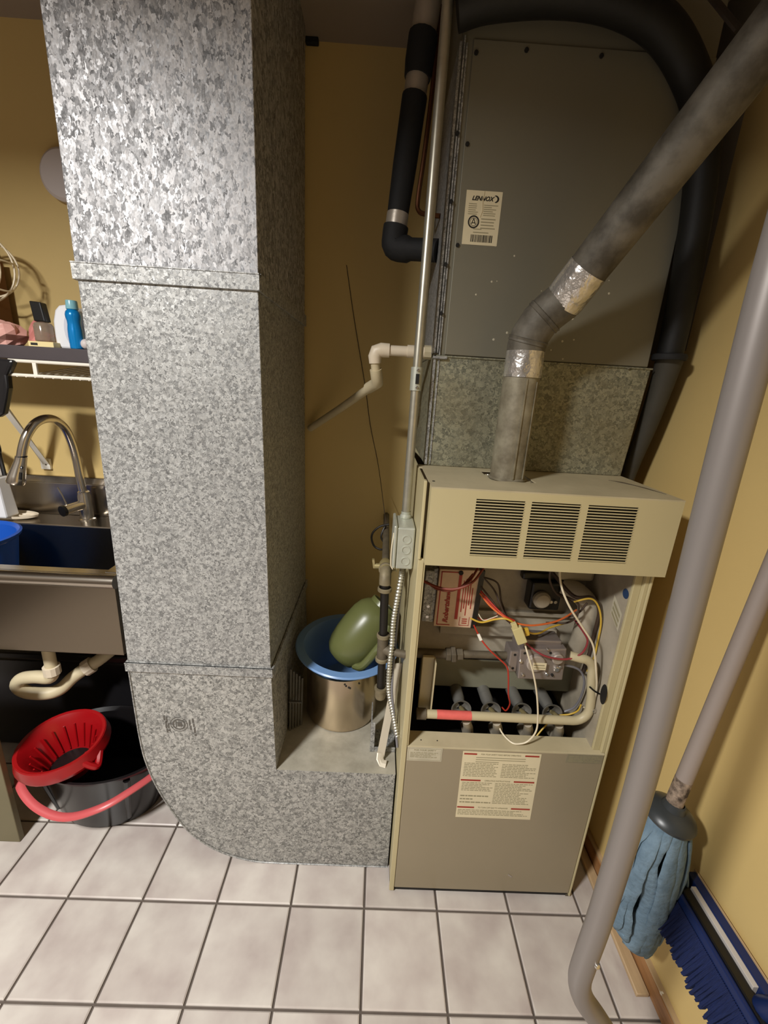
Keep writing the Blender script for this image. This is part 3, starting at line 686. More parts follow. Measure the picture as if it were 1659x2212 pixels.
for k in range(16):
    x, z = rnd.choice(((rnd.uniform(.19, .60), rnd.uniform(1.48, 1.72)), (rnd.uniform(.2, .5), rnd.uniform(1.475, 1.55))))
    build(MB().lathe([(rnd.uniform(.0012, .003), 0), (.001, -.0006), (0, -.0007)], (x, 1.0633, z), axis=(0, 1, 0), n=7), 'paint_fleck', M['paper_grey'], pl)
for k in range(9):
    x = rnd.uniform(.3, .62)
    build(MB().ball((x, 1.0605, 1.4675+rnd.uniform(-.001, .003)), rnd.uniform(.0015, .003), 6), 'sealant_blob', M['plenum'], pl)
# rating label
lx0, lx1, lz0, lz1 = .1588, .2365, 1.7030, 1.8050
ll = build(MB().box(lx0, lx1, 1.0628, 1.0633, lz0, lz1), 'rating_label', M['paper'], pl, smooth=0)
ly = 1.0625
lettering('LENNOX', 'maker_name', .0112, (.1715, ly, 1.7870), M['ink'], ll, shear=.35, sx=1.0, bold=.0004)
bk = MB(); n = 10
a = [(.2215+.0088*math.cos(t), 1.7910+.0072*math.sin(t)) for t in [-1.35+2.9*k/n for k in range(n+1)]]
b = [(.2195+.0068*math.cos(t), 1.7910+.0056*math.sin(t)) for t in [-1.35+2.9*k/n for k in range(n+1)]]
va_ = [bk.bm.verts.new((p[0], ly, p[1])) for p in a]; vb_ = [bk.bm.verts.new((p[0], ly, p[1])) for p in b]
for k in range(n): bk.bm.faces.new((va_[k], va_[k+1], vb_[k+1], vb_[k]))
ring_flat(bk, (.1800, 1.7465), .0094, .0124, ly); ring_flat(bk, (.1800, 1.7465), .0070, .0078, ly)
for p, q in (((.1755, 1.7420), (.1800, 1.7530)), ((.1800, 1.7530), (.1845, 1.7420)), ((.1765, 1.7448), (.1840, 1.7448))):
    dx, dz = q[0]-p[0], q[1]-p[1]; L_ = math.hypot(dx, dz); nx, nz = -dz/L_*.0008, dx/L_*.0008
    bk.quad((p[0]-nx, ly, p[1]-nz), (q[0]-nx, ly, q[1]-nz), (q[0]+nx, ly, q[1]+nz), (p[0]+nx, ly, p[1]+nz))
x = .177
while x < .224:
    w = rnd.choice((.0006, .0009, .0014, .002)); bar(bk, x, x+w, 1.7085, 1.7225, ly); x += w+rnd.choice((.0006, .0009, .0013))
stuff(build(bk, 'logo_and_barcode', M['ink'], ll, smooth=0))
ik = MB()
for k in range(6): bar(ik, .166, .186+rnd.uniform(-.004, .002), 1.7795-k*.0038, 1.7808-k*.0038, ly); bar(ik, .199, .222+rnd.uniform(-.006, .008), 1.7782-k*.0038, 1.7795-k*.0038, ly)
for k in range(4): bar(ik, .196, .218+rnd.uniform(-.004, .012), 1.7520-k*.0058, 1.7538-k*.0058, ly)
bar(ik, .181, .199, 1.7325, 1.7340, ly); bar(ik, .181, .215, 1.7262, 1.7278, ly)
stuff(build(ik, 'small_print', M['ink_soft'], ll, smooth=0))
build(MB().tube([(.197, 1.0623, 1.804), (.195, 1.0618, 1.785), (.1965, 1.0621, 1.768), (.193, 1.0624, 1.756)], .0009, 6), 'crease', M['paper'], ll)

# ------------------------------------------------------------------ flue pipe
fp = thing('flue_pipe', 'dusty metal vent pipe rising from the furnace top, angled with two foil tape bands', 'pipe', (.301, .965, 1.2025))
build(MB().tube([(.301, .963, 1.2025), (.3015, .961, 1.43), (.302, .960, 1.475)], .0385, 28), 'vertical_pipe', M['flue_light'], fp)
build(MB().box(.3000, .3035, .9205, .9255, 1.21, 1.425).box(.326, .3275, .930, .934, 1.21, 1.42), 'pipe_seam', M['flue_light'], fp, smooth=0)
build(MB().lathe([(.039, 0), (.043, .002), (.043, .004), (.039, .007)], (.301, .963, 1.2025), n=28), 'base_collar', M['flue_light'], fp)
el = [(.302, .960, 1.470), (.302, .960, 1.494), (.3045, .957, 1.510), (.319, .950, 1.540), (.333, .943, 1.557), (.355, .932, 1.578)]
e0, e1 = V(el[-1]), V((.495, .740, 1.867))
dirn = (e1-e0).normalized()
build(MB().tube(el, .0395, 28), 'elbow', M['flue'], fp, smooth=40)
for i, (p, q) in enumerate(((el[1], el[2]), (el[3], el[4]))):
    t = (V(q)-V(p)).normalized(); c0 = (V(p)+V(q))/2
    build(MB().lathe([(.0385, -.006), (.0415, -.004), (.0402, 0), (.0418, .004), (.0385, .006)], c0, axis=t, n=28), 'elbow_bead', M['flue'], fp)
build(MB().tube([e0-dirn*.012, e0+dirn*.25, e0+dirn*.905], .0385, 28), 'sloping_pipe', M['flue'], fp)
build(MB().tube([(.302, .960, 1.428), (.302, .960, 1.452), (.302, .960, 1.481)], [.0398, .0402, .0396], 28, caps=False), 'foil_band', M['foil'], fp, smooth=40)
build(MB().tube([e0-dirn*.004, e0+dirn*.03, e0+dirn*.062], [.0402, .0405, .0398], 28, caps=False), 'foil_band', M['foil'], fp, smooth=40)
build(MB().tube([(.487, .780, 1.912), (.473, .85, 1.998), (.427, 1.00, 2.20), (.40, 1.05, ZC-.001)], .0085, 8, flat=.35, up=(0, 1, 0)), 'hanger_strap', M['darkwood'], fp)
sd = dirn.cross(Vector((0, 0, 1))).normalized()
build(MB().tube([e0+dirn*.058, e0+dirn*.066], [.0402, .0392], 28, caps=False), 'tape_edge', M['foil'], fp)

# ------------------------------------------------------------------ insulated lines
hs = thing('insulated_hose', 'thick black foam hose arching over and down the right side of the coil cabinet', 'hose', (.668, 1.06, 1.49))
hp = catmull([(.103, 1.03, 2.079), (.162, 1.022, 2.092), (.281, 1.02, 2.105), (.394, 1.02, 2.100), (.494, 1.03, 2.074), (.575, 1.045, 2.016), (.616, 1.032, 1.929), (.640, 1.034, 1.816), (.656, 1.042, 1.702), (.668, 1.052, 1.589), (.675, 1.06, 1.498)], 7)
build(MB().tube(hp, [.0335-.006*max(0, (k-30)/40) for k in range(len(hp))], 18), 'hose', M['hose'], hs)
build(MB().lathe([(.030, 0), (.036, 0), (.0375, .006), (.036, .012), (.0335, .014)], (.675, 1.06, 1.490), n=20), 'hose_end', M['foam'], hs)
dr = build(MB().tube(catmull([(.683, 1.068, 1.500), (.686, 1.08, 1.436), (.686, 1.10, 1.334), (.682, 1.12, 1.234), (.68, 1.13, 1.15)], 5), [.030-.014*k/20 for k in range(21)], 14), 'rubber_drain_boot', M['hose_grey'])
tag(dr, 'grey tapering rubber tube below the black hose beside the galvanized plenum', 'tube')
ac = thing('refrigerant_line', 'black foam wrapped refrigerant line with silver tape, elbowing into the cabinet side', 'pipe', (.01, 1.2, 1.72))
A0, A1 = V((.010, 1.205, 1.735)), V((.064, 1.205, 2.284))
ad = (A1-A0)
build(MB().tube([A0+ad*.112, A0+ad*.3, A0+ad*.545], [.026, .0285, .029], 16), 'foam_sleeve', M['foam'], ac)
build(MB().tube([A0+ad*.605, A0+ad*.66, A0+ad*.745], [.030, .033, .033], 16), 'foam_sleeve', M['foam'], ac)
build(MB().tube([A0+ad*.74, A0+ad*.80, A0+ad*.90, A1], [.027, .029, .028, .026], 16), 'foil_wrap', M['tape_silver'], ac)
build(MB().tube([A0+ad*.540, A0+ad*.610], .0262, 16, caps=False), 'tape_band', M['tape_silver'], ac)
build(MB().tube([A0+ad*.060, A0+ad*.118], .0268, 16, caps=False), 'tape_band', M['tape_silver'], ac)
build(MB().tube(catmull([A0+ad*.068, A0+ad*.03, V((.013, 1.203, 1.728)), V((.036, 1.195, 1.722)), V((.075, 1.175, 1.717)), V((.1165, 1.155, 1.712))], 4), [.031]*8+[.030]*6+[.025]*7, 16), 'foam_elbow', M['foam'], ac)
cu = build(MB().tube(catmull([(.083, 1.21, 2.20), (.079, 1.2, 2.06), (.071, 1.2, 1.926), (.063, 1.2, 1.835), (.066, 1.195, 1.806), (.084, 1.18, 1.794), (.1165, 1.155, 1.784)], 5), .0055, 8), 'copper_line', M['copper'])
tag(cu, 'thin brown copper line beside the black foam wrapped pipe', 'pipe')

# ------------------------------------------------------------------ conduit, junction box, cables
cd = thing('metal_conduit', 'thin galvanized conduit running from ceiling to junction box at furnace left', 'conduit', (.0735, .955, 1.083))
build(MB().tube([(.0785, 1.03, 1.078), (.079, 1.03, 1.40), (.0838, 1.03, 2.05), (.0855, 1.03, ZC)], .0108, 16), 'pipe', M['conduit'], cd)
cp = build(MB().cyl((.079, 1.03, 1.387), (.079, 1.03, 1.439), .0137, 16), 'coupling', M['jbox'], cd)
build(MB().box(.0765, .0845, 1.0150, 1.0185, 1.402, 1.424), 'inspection_slot', M['dark'], cp, smooth=0)
for z in (1.394, 1.432): build(MB().lathe([(.0042, 0), (.003, -.003), (0, -.0035)], (.0805, 1.0175, z), axis=(0, 1, 0), n=10), 'set_screw', M['silver'], cp)
build(MB().lathe([(.0128, 0), (.0145, .002), (.0145, .007), (.012, .010), (.012, .018)], (.0785, 1.03, 1.0740), n=14), 'connector', M['jbox'], cd)
jb = thing('junction_box', 'pale steel junction box with round knockouts on the left side of the furnace', 'junction box', (.072, 1.0, .968))
build(MB().hexa([(.0560, .948, .9675), (.0985, .948, .9675), (.0985, 1.05, .9675), (.0560, 1.05, .9675)], [(.0545, .948, 1.0745), (.0985, .948, 1.0745), (.0985, 1.05, 1.0745), (.0545, 1.05, 1.0745)]), 'box', M['jbox'], jb, smooth=0, bevel=.004)
build(MB().box(.0475, .0555, .944, 1.054, .9700, 1.0790), 'cover', M['jbox'], jb, smooth=0, bevel=.003)
for z in (1.045, 1.018, .989):
    build(MB().lathe([(.0112, .0006), (.0112, -.0016), (.0088, -.0016), (.0088, .0004), (0, .0004)], (.0790, .948, z), axis=(0, 1, 0), n=20), 'knockout', M['jbox'], jb)
build(MB().tube(catmull([(.0475, .95, 1.06), (.044, .945, 1.02), (.045, .945, .98), (.05, .945, .968)], 4), .0015, 6), 'wire', M['w_white'], jb)
fc = thing('armored_cable', 'flexible ribbed metal cable dropping from the junction box beside the gas pipe', 'cable', (.075, .97, .47))
fpth = catmull([(.079, .985, .9675), (.077, .985, .943), (.070, .985, .872), (.064, .985, .803), (.0635, .975, .736), (.061, .970, .667), (.064, .966, .596), (.079, .955, .533), (.0935, .943, .470)], 40)
rad = [.0066+.0013*math.sin(k*1.26) for k in range(len(fpth))]
build(MB().tube(fpth, rad, 10), 'armor', M['conduit'], fc)
build(MB().cyl((.079, .985, .958), (.079, .985, .970), .011, 12), 'fitting', M['jbox'], fc)
gc = build(MB().tube(catmull([(.088, 1.0, .9675), (.082, 1.0, .93), (.077, 1.0, .85), (.0745, 1.0, .723), (.0725, .985, .679), (.072, .962, .601), (.086, .948, .507), (.0965, .932, .44)], 8), .0035, 8), 'grey_cable', M['w_grey'])
tag(gc, 'thin grey cable running behind the ribbed armored cable', 'cable')

# ------------------------------------------------------------------ gas pipe
gp = thing('gas_pipe', 'black iron gas pipe with shutoff valve, tee and capped drip leg left of furnace', 'pipe', (.04, 1.0, .545))
build(MB().tube([(.042, 1.479, .940), (.039, 1.25, .938), (.036, 1.05, .930)], .0105, 14), 'supply_pipe', M['pipe_dusty'], gp)
vb = build(MB().tube([(.0355, 1.068, .931), (.0355, 1.055, .931), (.0355, 1.045, .931), (.0355, 1.03, .931), (.0355, 1.018, .931)], [.014, .017, .019, .017, .014], 12), 'shutoff_valve', M['brass'], gp)
build(MB().cyl((.0355, 1.042, .931), (.006, 1.042, .931), .0075, 10).obox((.004, 1.042, .938), (.003, 0, 0), (0, .005, 0), (-.002, 0, .012)), 'valve_handle', M['brass'], vb)
build(MB().cyl((.0355, 1.042, .931), (.066, 1.042, .929), .008, 10).cyl((.056, 1.042, .930), (.060, 1.042, .930), .012, 8).cyl((.063, 1.042, .930), (.0665, 1.042, .930), .012, 8), 'valve_stem', M['brass'], vb)
arc = [(.0355, 1.00+.028*(1-math.sin(t))-.0, .902+.028*math.cos(t)) for t in [math.pi/2*k/6 for k in range(7)]]
arc = [(.0358, 1.028-.030*math.sin(math.pi/2*k/6), .900+.030*math.cos(math.pi/2*k/6)) for k in range(7)]
eb = build(MB().tube(arc, .0155, 16), 'pipe_elbow', M['fitting'], gp)
build(MB().lathe([(.0155, -.006), (.0185, -.004), (.0185, .004), (.0155, .006)], (.036, .998, .886), n=18), 'elbow_lip', M['fitting'], eb)
build(MB().lathe([(.0155, -.004), (.0185, -.003), (.0185, .004), (.0155, .005)], (.036, 1.026, .930), axis=(0, 1, 0), n=18), 'elbow_lip', M['fitting'], eb)
build(MB().tube([(.036, .998, .902), (.0375, .998, .84), (.040, .998, .745)], .0112, 14), 'riser', M['pipe_black'], gp)
te = build(MB().cyl((.0398, .998, .752), (.0412, .998, .668), .0150, 16).cyl((.041, .998, .708), (.066, .985, .706), .0140, 14), 'tee', M['pipe_dusty'], gp)
for z in (.748, .674): build(MB().lathe([(.0150, -.006), (.0182, -.004), (.0182, .004), (.0150, .006)], (.0405, .998, z), n=18), 'tee_lip', M['fitting'], te)
build(MB().lathe([(.014, -.004), (.017, -.003), (.017, .003), (.014, .004)], (.064, .986, .706), axis=(1, -.35, 0), n=16), 'tee_lip', M['fitting'], te)
build(MB().tube([(.060, .988, .706), (.105, .962, .716)], .0105, 14), 'branch', M['pipe_dusty'], gp)
build(MB().cyl((.0412, .998, .672), (.0425, .998, .575), .0112, 14), 'drip_leg', M['pipe_black'], gp)
build(MB().lathe([(.0, -.026), (.0135, -.026), (.0155, -.020), (.0155, 0), (.0180, .002), (.0180, .010), (.012, .011)], (.0428, .998, .572), n=18), 'pipe_cap', M['fitting'], gp)
lw = build(MB().tube(catmull([(.047, 1.30, .965), (.017, 1.30, .955), (-.004, 1.30, .932), (-.006, 1.30, .908), (.006, 1.30, .884), (.030, 1.29, .880), (.036, 1.29, .900), (.024, 1.29, .925), (.034, 1.30, .955), (.038, 1.31, .945)], 6), .0035, 8), 'black_wire_loop', M['pipe_black'])
tag(lw, 'black wire looped around the gas supply pipe near the back wall', 'wire')
tw = build(MB().tube(catmull([(-.130, 1.4785, 1.745), (-.1, 1.477, 1.591), (-.057, 1.477, 1.394), (-.032, 1.477, 1.259), (.004, 1.463, 1.118), (.040, 1.30, .950)], 6), .0011, 6), 'thin_wire', M['w_brown'])
tag(tw, 'thin dark wire hanging down the yellow back wall to the gas pipe', 'wire')

# ------------------------------------------------------------------ condensate drain
dv = thing('condensate_drain', 'white plastic drain pipe from the coil cabinet, elbowing down towards the back wall', 'pipe', (.0, 1.2, 1.25))
build(MB().cyl((.1185, 1.12, 1.479), (-.005, 1.12, 1.478), .0125, 16), 'pipe', M['pvc'], dv)
build(MB().cyl((.088, 1.12, 1.479), (.058, 1.12, 1.479), .0150, 16), 'coupling', M['pvc'], dv)
build(MB().cyl((.118, 1.12, 1.479), (.100, 1.12, 1.479), .0165, 8), 'drain_nut', M['pvc_old'], dv, smooth=0)
build(MB().tube([(.014, 1.12, 1.478), (-.006, 1.12, 1.478), (-.018, 1.12, 1.474), (-.0215, 1.121, 1.462), (-.020, 1.122, 1.446)], [.0165, .0172, .0175, .0168, .0150], 16), 'drain_elbow', M['pvc'], dv)
build(MB().tube([(-.0205, 1.121, 1.450), (-.016, 1.13, 1.420)], .0115, 14), 'drop_pipe', M['pvc_old'], dv)
build(MB().tube([(-.018, 1.127, 1.432), (-.014, 1.135, 1.412), (-.012, 1.150, 1.400), (-.020, 1.172, 1.395), (-.036, 1.20, 1.385)], .0152, 14), 'drain_elbow', M['pvc_old'], dv)
build(MB().tube([(-.030, 1.19, 1.388), (-.120, 1.345, 1.322), (-.236, 1.462, 1.240)], .0115, 14), 'sloping_pipe', M['pvc_old'], dv)

# ------------------------------------------------------------------ things standing on the elbow
ZE = .3585
po = thing('steel_pot', 'tall stainless steel pot standing on the galvanized duct elbow, blue basin nested on top', 'pot', (-.075, 1.168, ZE))
build(MB().lathe([(0, 0), (.106, 0), (.113, .004), (.1155, .012), (.1165, .188), (.119, .190), (.119, .193), (.1145, .193), (.113, .188), (.112, .012), (0, .006)], (-.075, 1.168, ZE), n=48), 'body', M['pot'], po)
hl = MB()
for x, z in ((-.058, .176), (-.046, .167), (-.062, .182), (-.02, .178), (-.05, .170)):
    y = 1.168-math.sqrt(max(.1172**2-(x+.075)**2, 0)); hl.lathe([(.0032, 0), (.0025, -.0008), (0, -.001)], (x, y, ZE+z), axis=(0, 1, 0), n=8)
stuff(build(hl, 'rust_spot', M['ink'], po))
ba = thing('light_blue_basin', 'round light blue plastic basin nested in the steel pot', 'basin', (-.068, 1.178, .510))
bz = .510
prof = [(0, -.055), (.080, -.055), (.104, .020), (.126, .060), (.140, .086), (.160, .088), (.1625, .086), (.1635, .089), (.160, .0925), (.1380, .0925), (.134, .088), (.122, .060), (.100, .020), (.078, -.050), (0, -.050)]
build(MB().lathe(prof, (-.068, 1.178, bz), axis=(.03, -.05, 1), n=56), 'bowl', M['blue_rim'], ba)
jg = thing('olive_jug', 'olive green plastic jug lying tilted in the light blue basin', 'jug', (-.06, 1.14, .60))
j0, jd = V((-.082, 1.128, .580)), V((.60, .26, .76)).normalized()
build(MB().lathe([(0, -.010), (.026, -.008), (.046, -.001), (.060, .014), (.068, .036), (.073, .070), (.074, .110), (.072, .150), (.065, .176), (.052, .194), (.044, .200), (.043, .214), (.039, .214), (.038, .200), (.02, .198), (0, .197)], j0, axis=jd, n=36), 'body', M['olive'], jg)
ju = jd.cross(Vector((0, 1, 0))).normalized()
side = V((.55, -.70, -.20)); side = (side-jd*side.dot(jd)).normalized()
hpth = [j0+jd*.018+side*.056, j0+jd*.030+side*.076, j0+jd*.055+side*.082, j0+jd*.10+side*.082, j0+jd*.14+side*.080, j0+jd*.172+side*.06]
build(MB().tube(catmull(hpth, 5), .013, 12), 'handle', M['olive'], jg)
build(MB().lathe([(.0385, 0), (0, .001)], j0+jd*.210, axis=jd, n=24), 'dark_mouth', M['black'], jg)
ml = build(MB().hexa([(.043, .970, .368), (.064, .964, .368), (.064, .966, .368), (.043, .972, .368)], [(.079, 1.024, .640), (.0995, 1.018, .648), (.0995, 1.021, .648), (.079, 1.027, .640)]).tube([(.0535, .968, .378), (.052, .958, .368), (.058, .948, .3635), (.070, .945, .3640)], .0105, 8, flat=.18, up=(0, 1, .1)), 'metal_strip', M['sheet_white'], smooth=0)
tag(ml, 'pale metal strip leaning against the furnace side behind the gas pipe', 'metal strip')
an = build(MB().box(.0225, .0255, .992, 1.075, ZE, ZE+.105).box(.0225, .0345, .990, .9925, ZE, ZE+.105).box(.0245, .097, .992, .995, ZE, ZE+.016).box(.0245, .097, .995, 1.075, ZE, ZE+.003), 'angle_bracket', M['galv_small'], smooth=0, bevel=.001)
tag(an, 'small galvanized angle bracket lying on the duct elbow beside the furnace', 'bracket')
gs = MB()
for k in range(5):
    x = -.228+k*.0075
    gs.hexa([(x, 1.055+k*.006, ZE), (x+.0045, 1.055+k*.006, ZE), (x+.0045, 1.064+k*.006, ZE), (x, 1.064+k*.006, ZE)], [(x-.002, 1.085+k*.006, ZE+.20-.012*k), (x+.003, 1.085+k*.006, ZE+.20-.012*k), (x+.003, 1.092+k*.006, ZE+.20-.012*k), (x-.002, 1.092+k*.006, ZE+.20-.012*k)])
gs.box(-.229, -.192, 1.060, 1.068, ZE+.10, ZE+.104)
tag(build(gs, 'ribbed_plastic_strip', M['grey_plastic'], smooth=0), 'dark grey ribbed plastic piece standing between the duct side and the steel pot', 'plastic piece')

# ------------------------------------------------------------------ sink
SX0, SX1, SY, ZR = -1.50, -.664, 1.0, .884
sk = thing('utility_sink', 'stainless steel utility sink with deep apron front and backsplash, left of the duct', 'sink', (-1.08, 1.24, .63))
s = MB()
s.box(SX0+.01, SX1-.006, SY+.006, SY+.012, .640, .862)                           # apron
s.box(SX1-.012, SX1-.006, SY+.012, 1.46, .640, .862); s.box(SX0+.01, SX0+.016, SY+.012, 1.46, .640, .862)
build(s, 'apron', M['steel_dark_reflection'], sk, smooth=0, bevel=.002)
b = MB()
b.box(SX0+.03, SX1-.03, SY+.030, SY+.036, .642, ZR-.012); b.box(SX0+.03, SX1-.03, 1.350, 1.356, .642, ZR-.001)
b.box(SX0+.03, SX0+.036, SY+.036, 1.350, .642, ZR-.001); b.box(SX1-.036, SX1-.03, SY+.036, 1.350, .642, ZR-.001); b.box(SX0+.03, SX1-.03, SY+.030, 1.356, .636, .642)
build(b, 'basin', M['steel'], sk, smooth=0, bevel=.004)
r = MB()
r.tube([(SX0, SY+.006, ZR-.020), (SX1, SY+.006, ZR-.020)], .0185, 20)
r.box(SX0, SX1, SY+.012, SY+.038, ZR-.006, ZR-.002)
build(r, 'rolled_rim', M['steel'], sk)
dk = MB(); dk.box(SX0, SX1, 1.350, 1.462, ZR-.003, ZR); dk.box(SX1-.036, SX1, SY+.02, 1.350, ZR-.004, ZR); dk.box(SX0, SX0+.036, SY+.02, 1.350, ZR-.004, ZR)
build(dk, 'deck', M['steel'], sk, smooth=0, bevel=.002)
bs = MB(); bs.box(SX0, SX1, 1.456, 1.464, ZR, 1.000); bs.hexa([(SX0, 1.456, 1.0), (SX1, 1.456, 1.0), (SX1, 1.4795, 1.0), (SX0, 1.4795, 1.0)], [(SX0, 1.468, 1.022), (SX1, 1.468, 1.022), (SX1, 1.4795, 1.022), (SX0, 1.4795, 1.022)])
build(bs, 'backsplash', M['steel'], sk, smooth=0, bevel=.002)
lg = MB(); lg.box(SX0+.03, SX0+.07, 1.03, 1.07, 0, .64); build(lg, 'leg', M['steel'], sk, smooth=0)
for y in (1.40,):
    build(MB().box(SX0+.03, SX0+.07, y, y+.04, 0, .64), 'leg', M['steel'], sk, smooth=0)
    build(MB().box(SX1-.05, SX1-.012, y, y+.04, 0, .64), 'leg', M['steel'], sk, smooth=0)
fa = thing('gooseneck_faucet', 'brushed nickel gooseneck pull-down faucet on the sink deck', 'faucet', (-1.008, 1.425, ZR))
build(MB().lathe([(0, 0), (.026, 0), (.026, .004), (.021, .007), (.0205, .085), (.0185, .092), (.0185, .10), (.014, .104), (0, .104)], (-1.0085, 1.422, ZR), n=24), 'body', M['chrome'], fa)
nk = catmull([(-1.0100, 1.422, .978), (-1.0125, 1.42, 1.036), (-1.0155, 1.42, 1.100), (-1.015, 1.41, 1.155), (-1.0155, 1.39, 1.203), (-1.018, 1.357, 1.231), (-1.0215, 1.322, 1.237), (-1.031, 1.292, 1.224), (-1.043, 1.270, 1.192), (-1.052, 1.260, 1.159), (-1.0585, 1.255, 1.130)], 5)
build(MB().tube(nk, .0125, 18), 'neck', M['chrome'], fa)
hd_ = build(MB().tube([(-1.0585, 1.255, 1.130), (-1.062, 1.253, 1.115), (-1.0725, 1.243, 1.072), (-1.0765, 1.240, 1.056), (-1.078, 1.239, 1.050)], [.0145, .0155, .0215, .024, .0215], 20), 'spray_head', M['chrome'], fa)
build(MB().lathe([(.0138, -.002), (.0152, 0), (.0138, .002)], (-1.0585, 1.255, 1.130), n=18), 'ring', M['black'], hd_)
build(MB().ball((-1.049, 1.238, 1.100), .0045, 8).tube([(-1.050, 1.234, 1.086), (-1.053, 1.230, 1.066)], .004, 8), 'spray_button', M['black'], hd_)
hn = build(MB().tube([(-1.0095, 1.418, .940), (-1.022, 1.383, .937), (-1.0325, 1.352, .934)], [.0165, .0165, .0175], 18), 'valve_arm', M['chrome'], fa)
build(MB().tube([(-1.032, 1.354, .9342), (-1.0355, 1.345, .9335)], .0182, 18), 'end_cap', M['black'], hn)
build(MB().tube([(-1.029, 1.365, .945), (-1.038, 1.362, .985), (-1.046, 1.358, 1.012)], [.0026, .0024, .0022], 8), 'lever', M['chrome'], hn)
so = build(MB().lathe([(0, 0), (.058, 0), (.075, .006), (.078, .014), (.074, .014), (.055, .005), (0, .004)], (-1.262, 1.402, ZR), n=32, sx=1.25, sy=.52).lathe([(.022, .004), (.026, .010), (.022, .012), (.019, .006)], (-1.202, 1.405, ZR), n=18, sx=1.2, sy=.6), 'soap_dish', M['pvc'])
tag(so, 'cream plastic soap dish with a ring on the sink deck', 'soap dish')
sp = thing('white_bottle', 'white plastic bottle with a dark nozzle on the sink deck at the left edge', 'bottle', (-1.20, 1.37, ZR+.005))
build(MB().hexa([(-1.335, 1.345, ZR+.0135), (-1.222, 1.345, ZR+.0135), (-1.222, 1.400, ZR+.0135), (-1.335, 1.400, ZR+.0135)], [(-1.315, 1.350, 1.035), (-1.233, 1.350, 1.035), (-1.233, 1.395, 1.035), (-1.315, 1.395, 1.035)]).hexa([(-1.315, 1.350, 1.035), (-1.233, 1.350, 1.035), (-1.233, 1.395, 1.035), (-1.315, 1.395, 1.035)], [(-1.295, 1.36, 1.085), (-1.258, 1.36, 1.085), (-1.258, 1.385, 1.085), (-1.295, 1.385, 1.085)]), 'body', M['white_plastic'], sp, smooth=0, bevel=.006)
build(MB().cyl((-1.277, 1.372, 1.08), (-1.277, 1.372, 1.12), .014, 14).obox((-1.262, 1.36, 1.128), (.045, -.01, -.022), (0, .010, 0), (.005, 0, .012)), 'nozzle', M['black'], sp, smooth=0, bevel=.003)
bl = build(MB().lathe([(0, 0), (.085, 0), (.098, .012), (.130, .245), (.138, .252), (.141, .262), (.135, .265), (.126, .256), (.094, .016), (0, .004)], (-1.205, 1.165, .6425), n=40), 'blue_tub', M['blue'])
tag(bl, 'bright blue plastic tub standing inside the sink at the left edge', 'tub')
rg = build(MB().tube([(-.882+.018*math.cos(t), 1.40, ZR+.022+.018*math.sin(t)) for t in [2*math.pi*k/16 for k in range(16)]], .0032, 8, closed=True), 'plug_ring', M['silver'])
tag(rg, 'small metal ring on the sink deck at the duct edge', 'ring')
tr = thing('drain_trap', 'white plastic drain trap hanging under the sink', 'trap', (-1.0, 1.12, .39))
build(MB().cyl((-.975, 1.12, .636), (-.975, 1.12, .475), .0165, 16), 'tail_pipe', M['pvc_old'], tr)
build(MB().cyl((-.975, 1.12, .505), (-.975, 1.12, .478), .0235, 12), 'slip_nut', M['pvc'], tr, smooth=0)
build(MB().tube(catmull([(-.975, 1.12, .480), (-.988, 1.12, .462), (-1.03, 1.12, .462), (-1.075, 1.12, .452), (-1.092, 1.12, .425), (-1.07, 1.125, .398), (-1.02, 1.135, .388), (-.985, 1.15, .395), (-.955, 1.17, .425), (-.92, 1.19, .450), (-.88, 1.21, .475), (-.82, 1.30, .52), (-.78, 1.40, .55), (-.76, 1.478, .56)], 5), .0195, 16), 'trap_bend', M['pvc_old'], tr)
build(MB().cyl((-.925, 1.187, .446), (-.905, 1.197, .458), .0265, 12), 'slip_nut', M['pvc'], tr, smooth=0)

# ------------------------------------------------------------------ shelf and what is on it
SZ = 1.4400
sh = thing('wall_shelf', 'dark board shelf on white coated wire bracket above the sink', 'shelf', (-1.0, 1.3, 1.36))
build(MB().box(-1.60, -.66, 1.20, 1.478, 1.4055, SZ), 'shelf_board', M['shelfboard'], sh, smooth=0, bevel=.002)
w = MB()
for y, z in ((1.185, 1.4010), (1.185, 1.3650), (1.47, 1.4005)): w.tube([(-.985 if y < 1.3 else -1.60, y, z), (-.66, y, z)], .0042, 8)
build(w, 'front_rail', M['white'], sh)
for x in (-.915, -.685): build(MB().box(x-.008, x+.002, 1.182, 1.187, 1.3650, 1.4010), 'rail_strut', M['white'], sh, smooth=0)
wr_ = MB()
for k in range(13): wr_.tube([(-.965+k*.0235, 1.178, 1.3615), (-.965+k*.0235, 1.19, 1.3610), (-.965+k*.0235, 1.47, 1.3995)], .0016, 5)
stuff(build(wr_, 'cross_wires', M['white'], sh))
br = build(MB().hexa([(-1.168, 1.462, 1.075), (-1.146, 1.462, 1.075), (-1.146, 1.470, 1.060), (-1.168, 1.470, 1.060)], [(-1.110, 1.21, 1.360), (-1.088, 1.21, 1.360), (-1.088, 1.222, 1.365), (-1.110, 1.222, 1.365)]), 'diagonal_brace', M['white'], sh, smooth=0, bevel=.002)
build(MB().box(-1.177, -1.145, 1.468, 1.4795, 1.044, 1.082), 'brace_foot', M['white'], br, smooth=0, bevel=.002)
build(MB().lathe([(.004, 0), (.003, -.0015), (0, -.002)], (-1.158, 1.468, 1.062), axis=(0, 1, 0), n=10), 'brace_screw', M['pipe_dusty'], br)
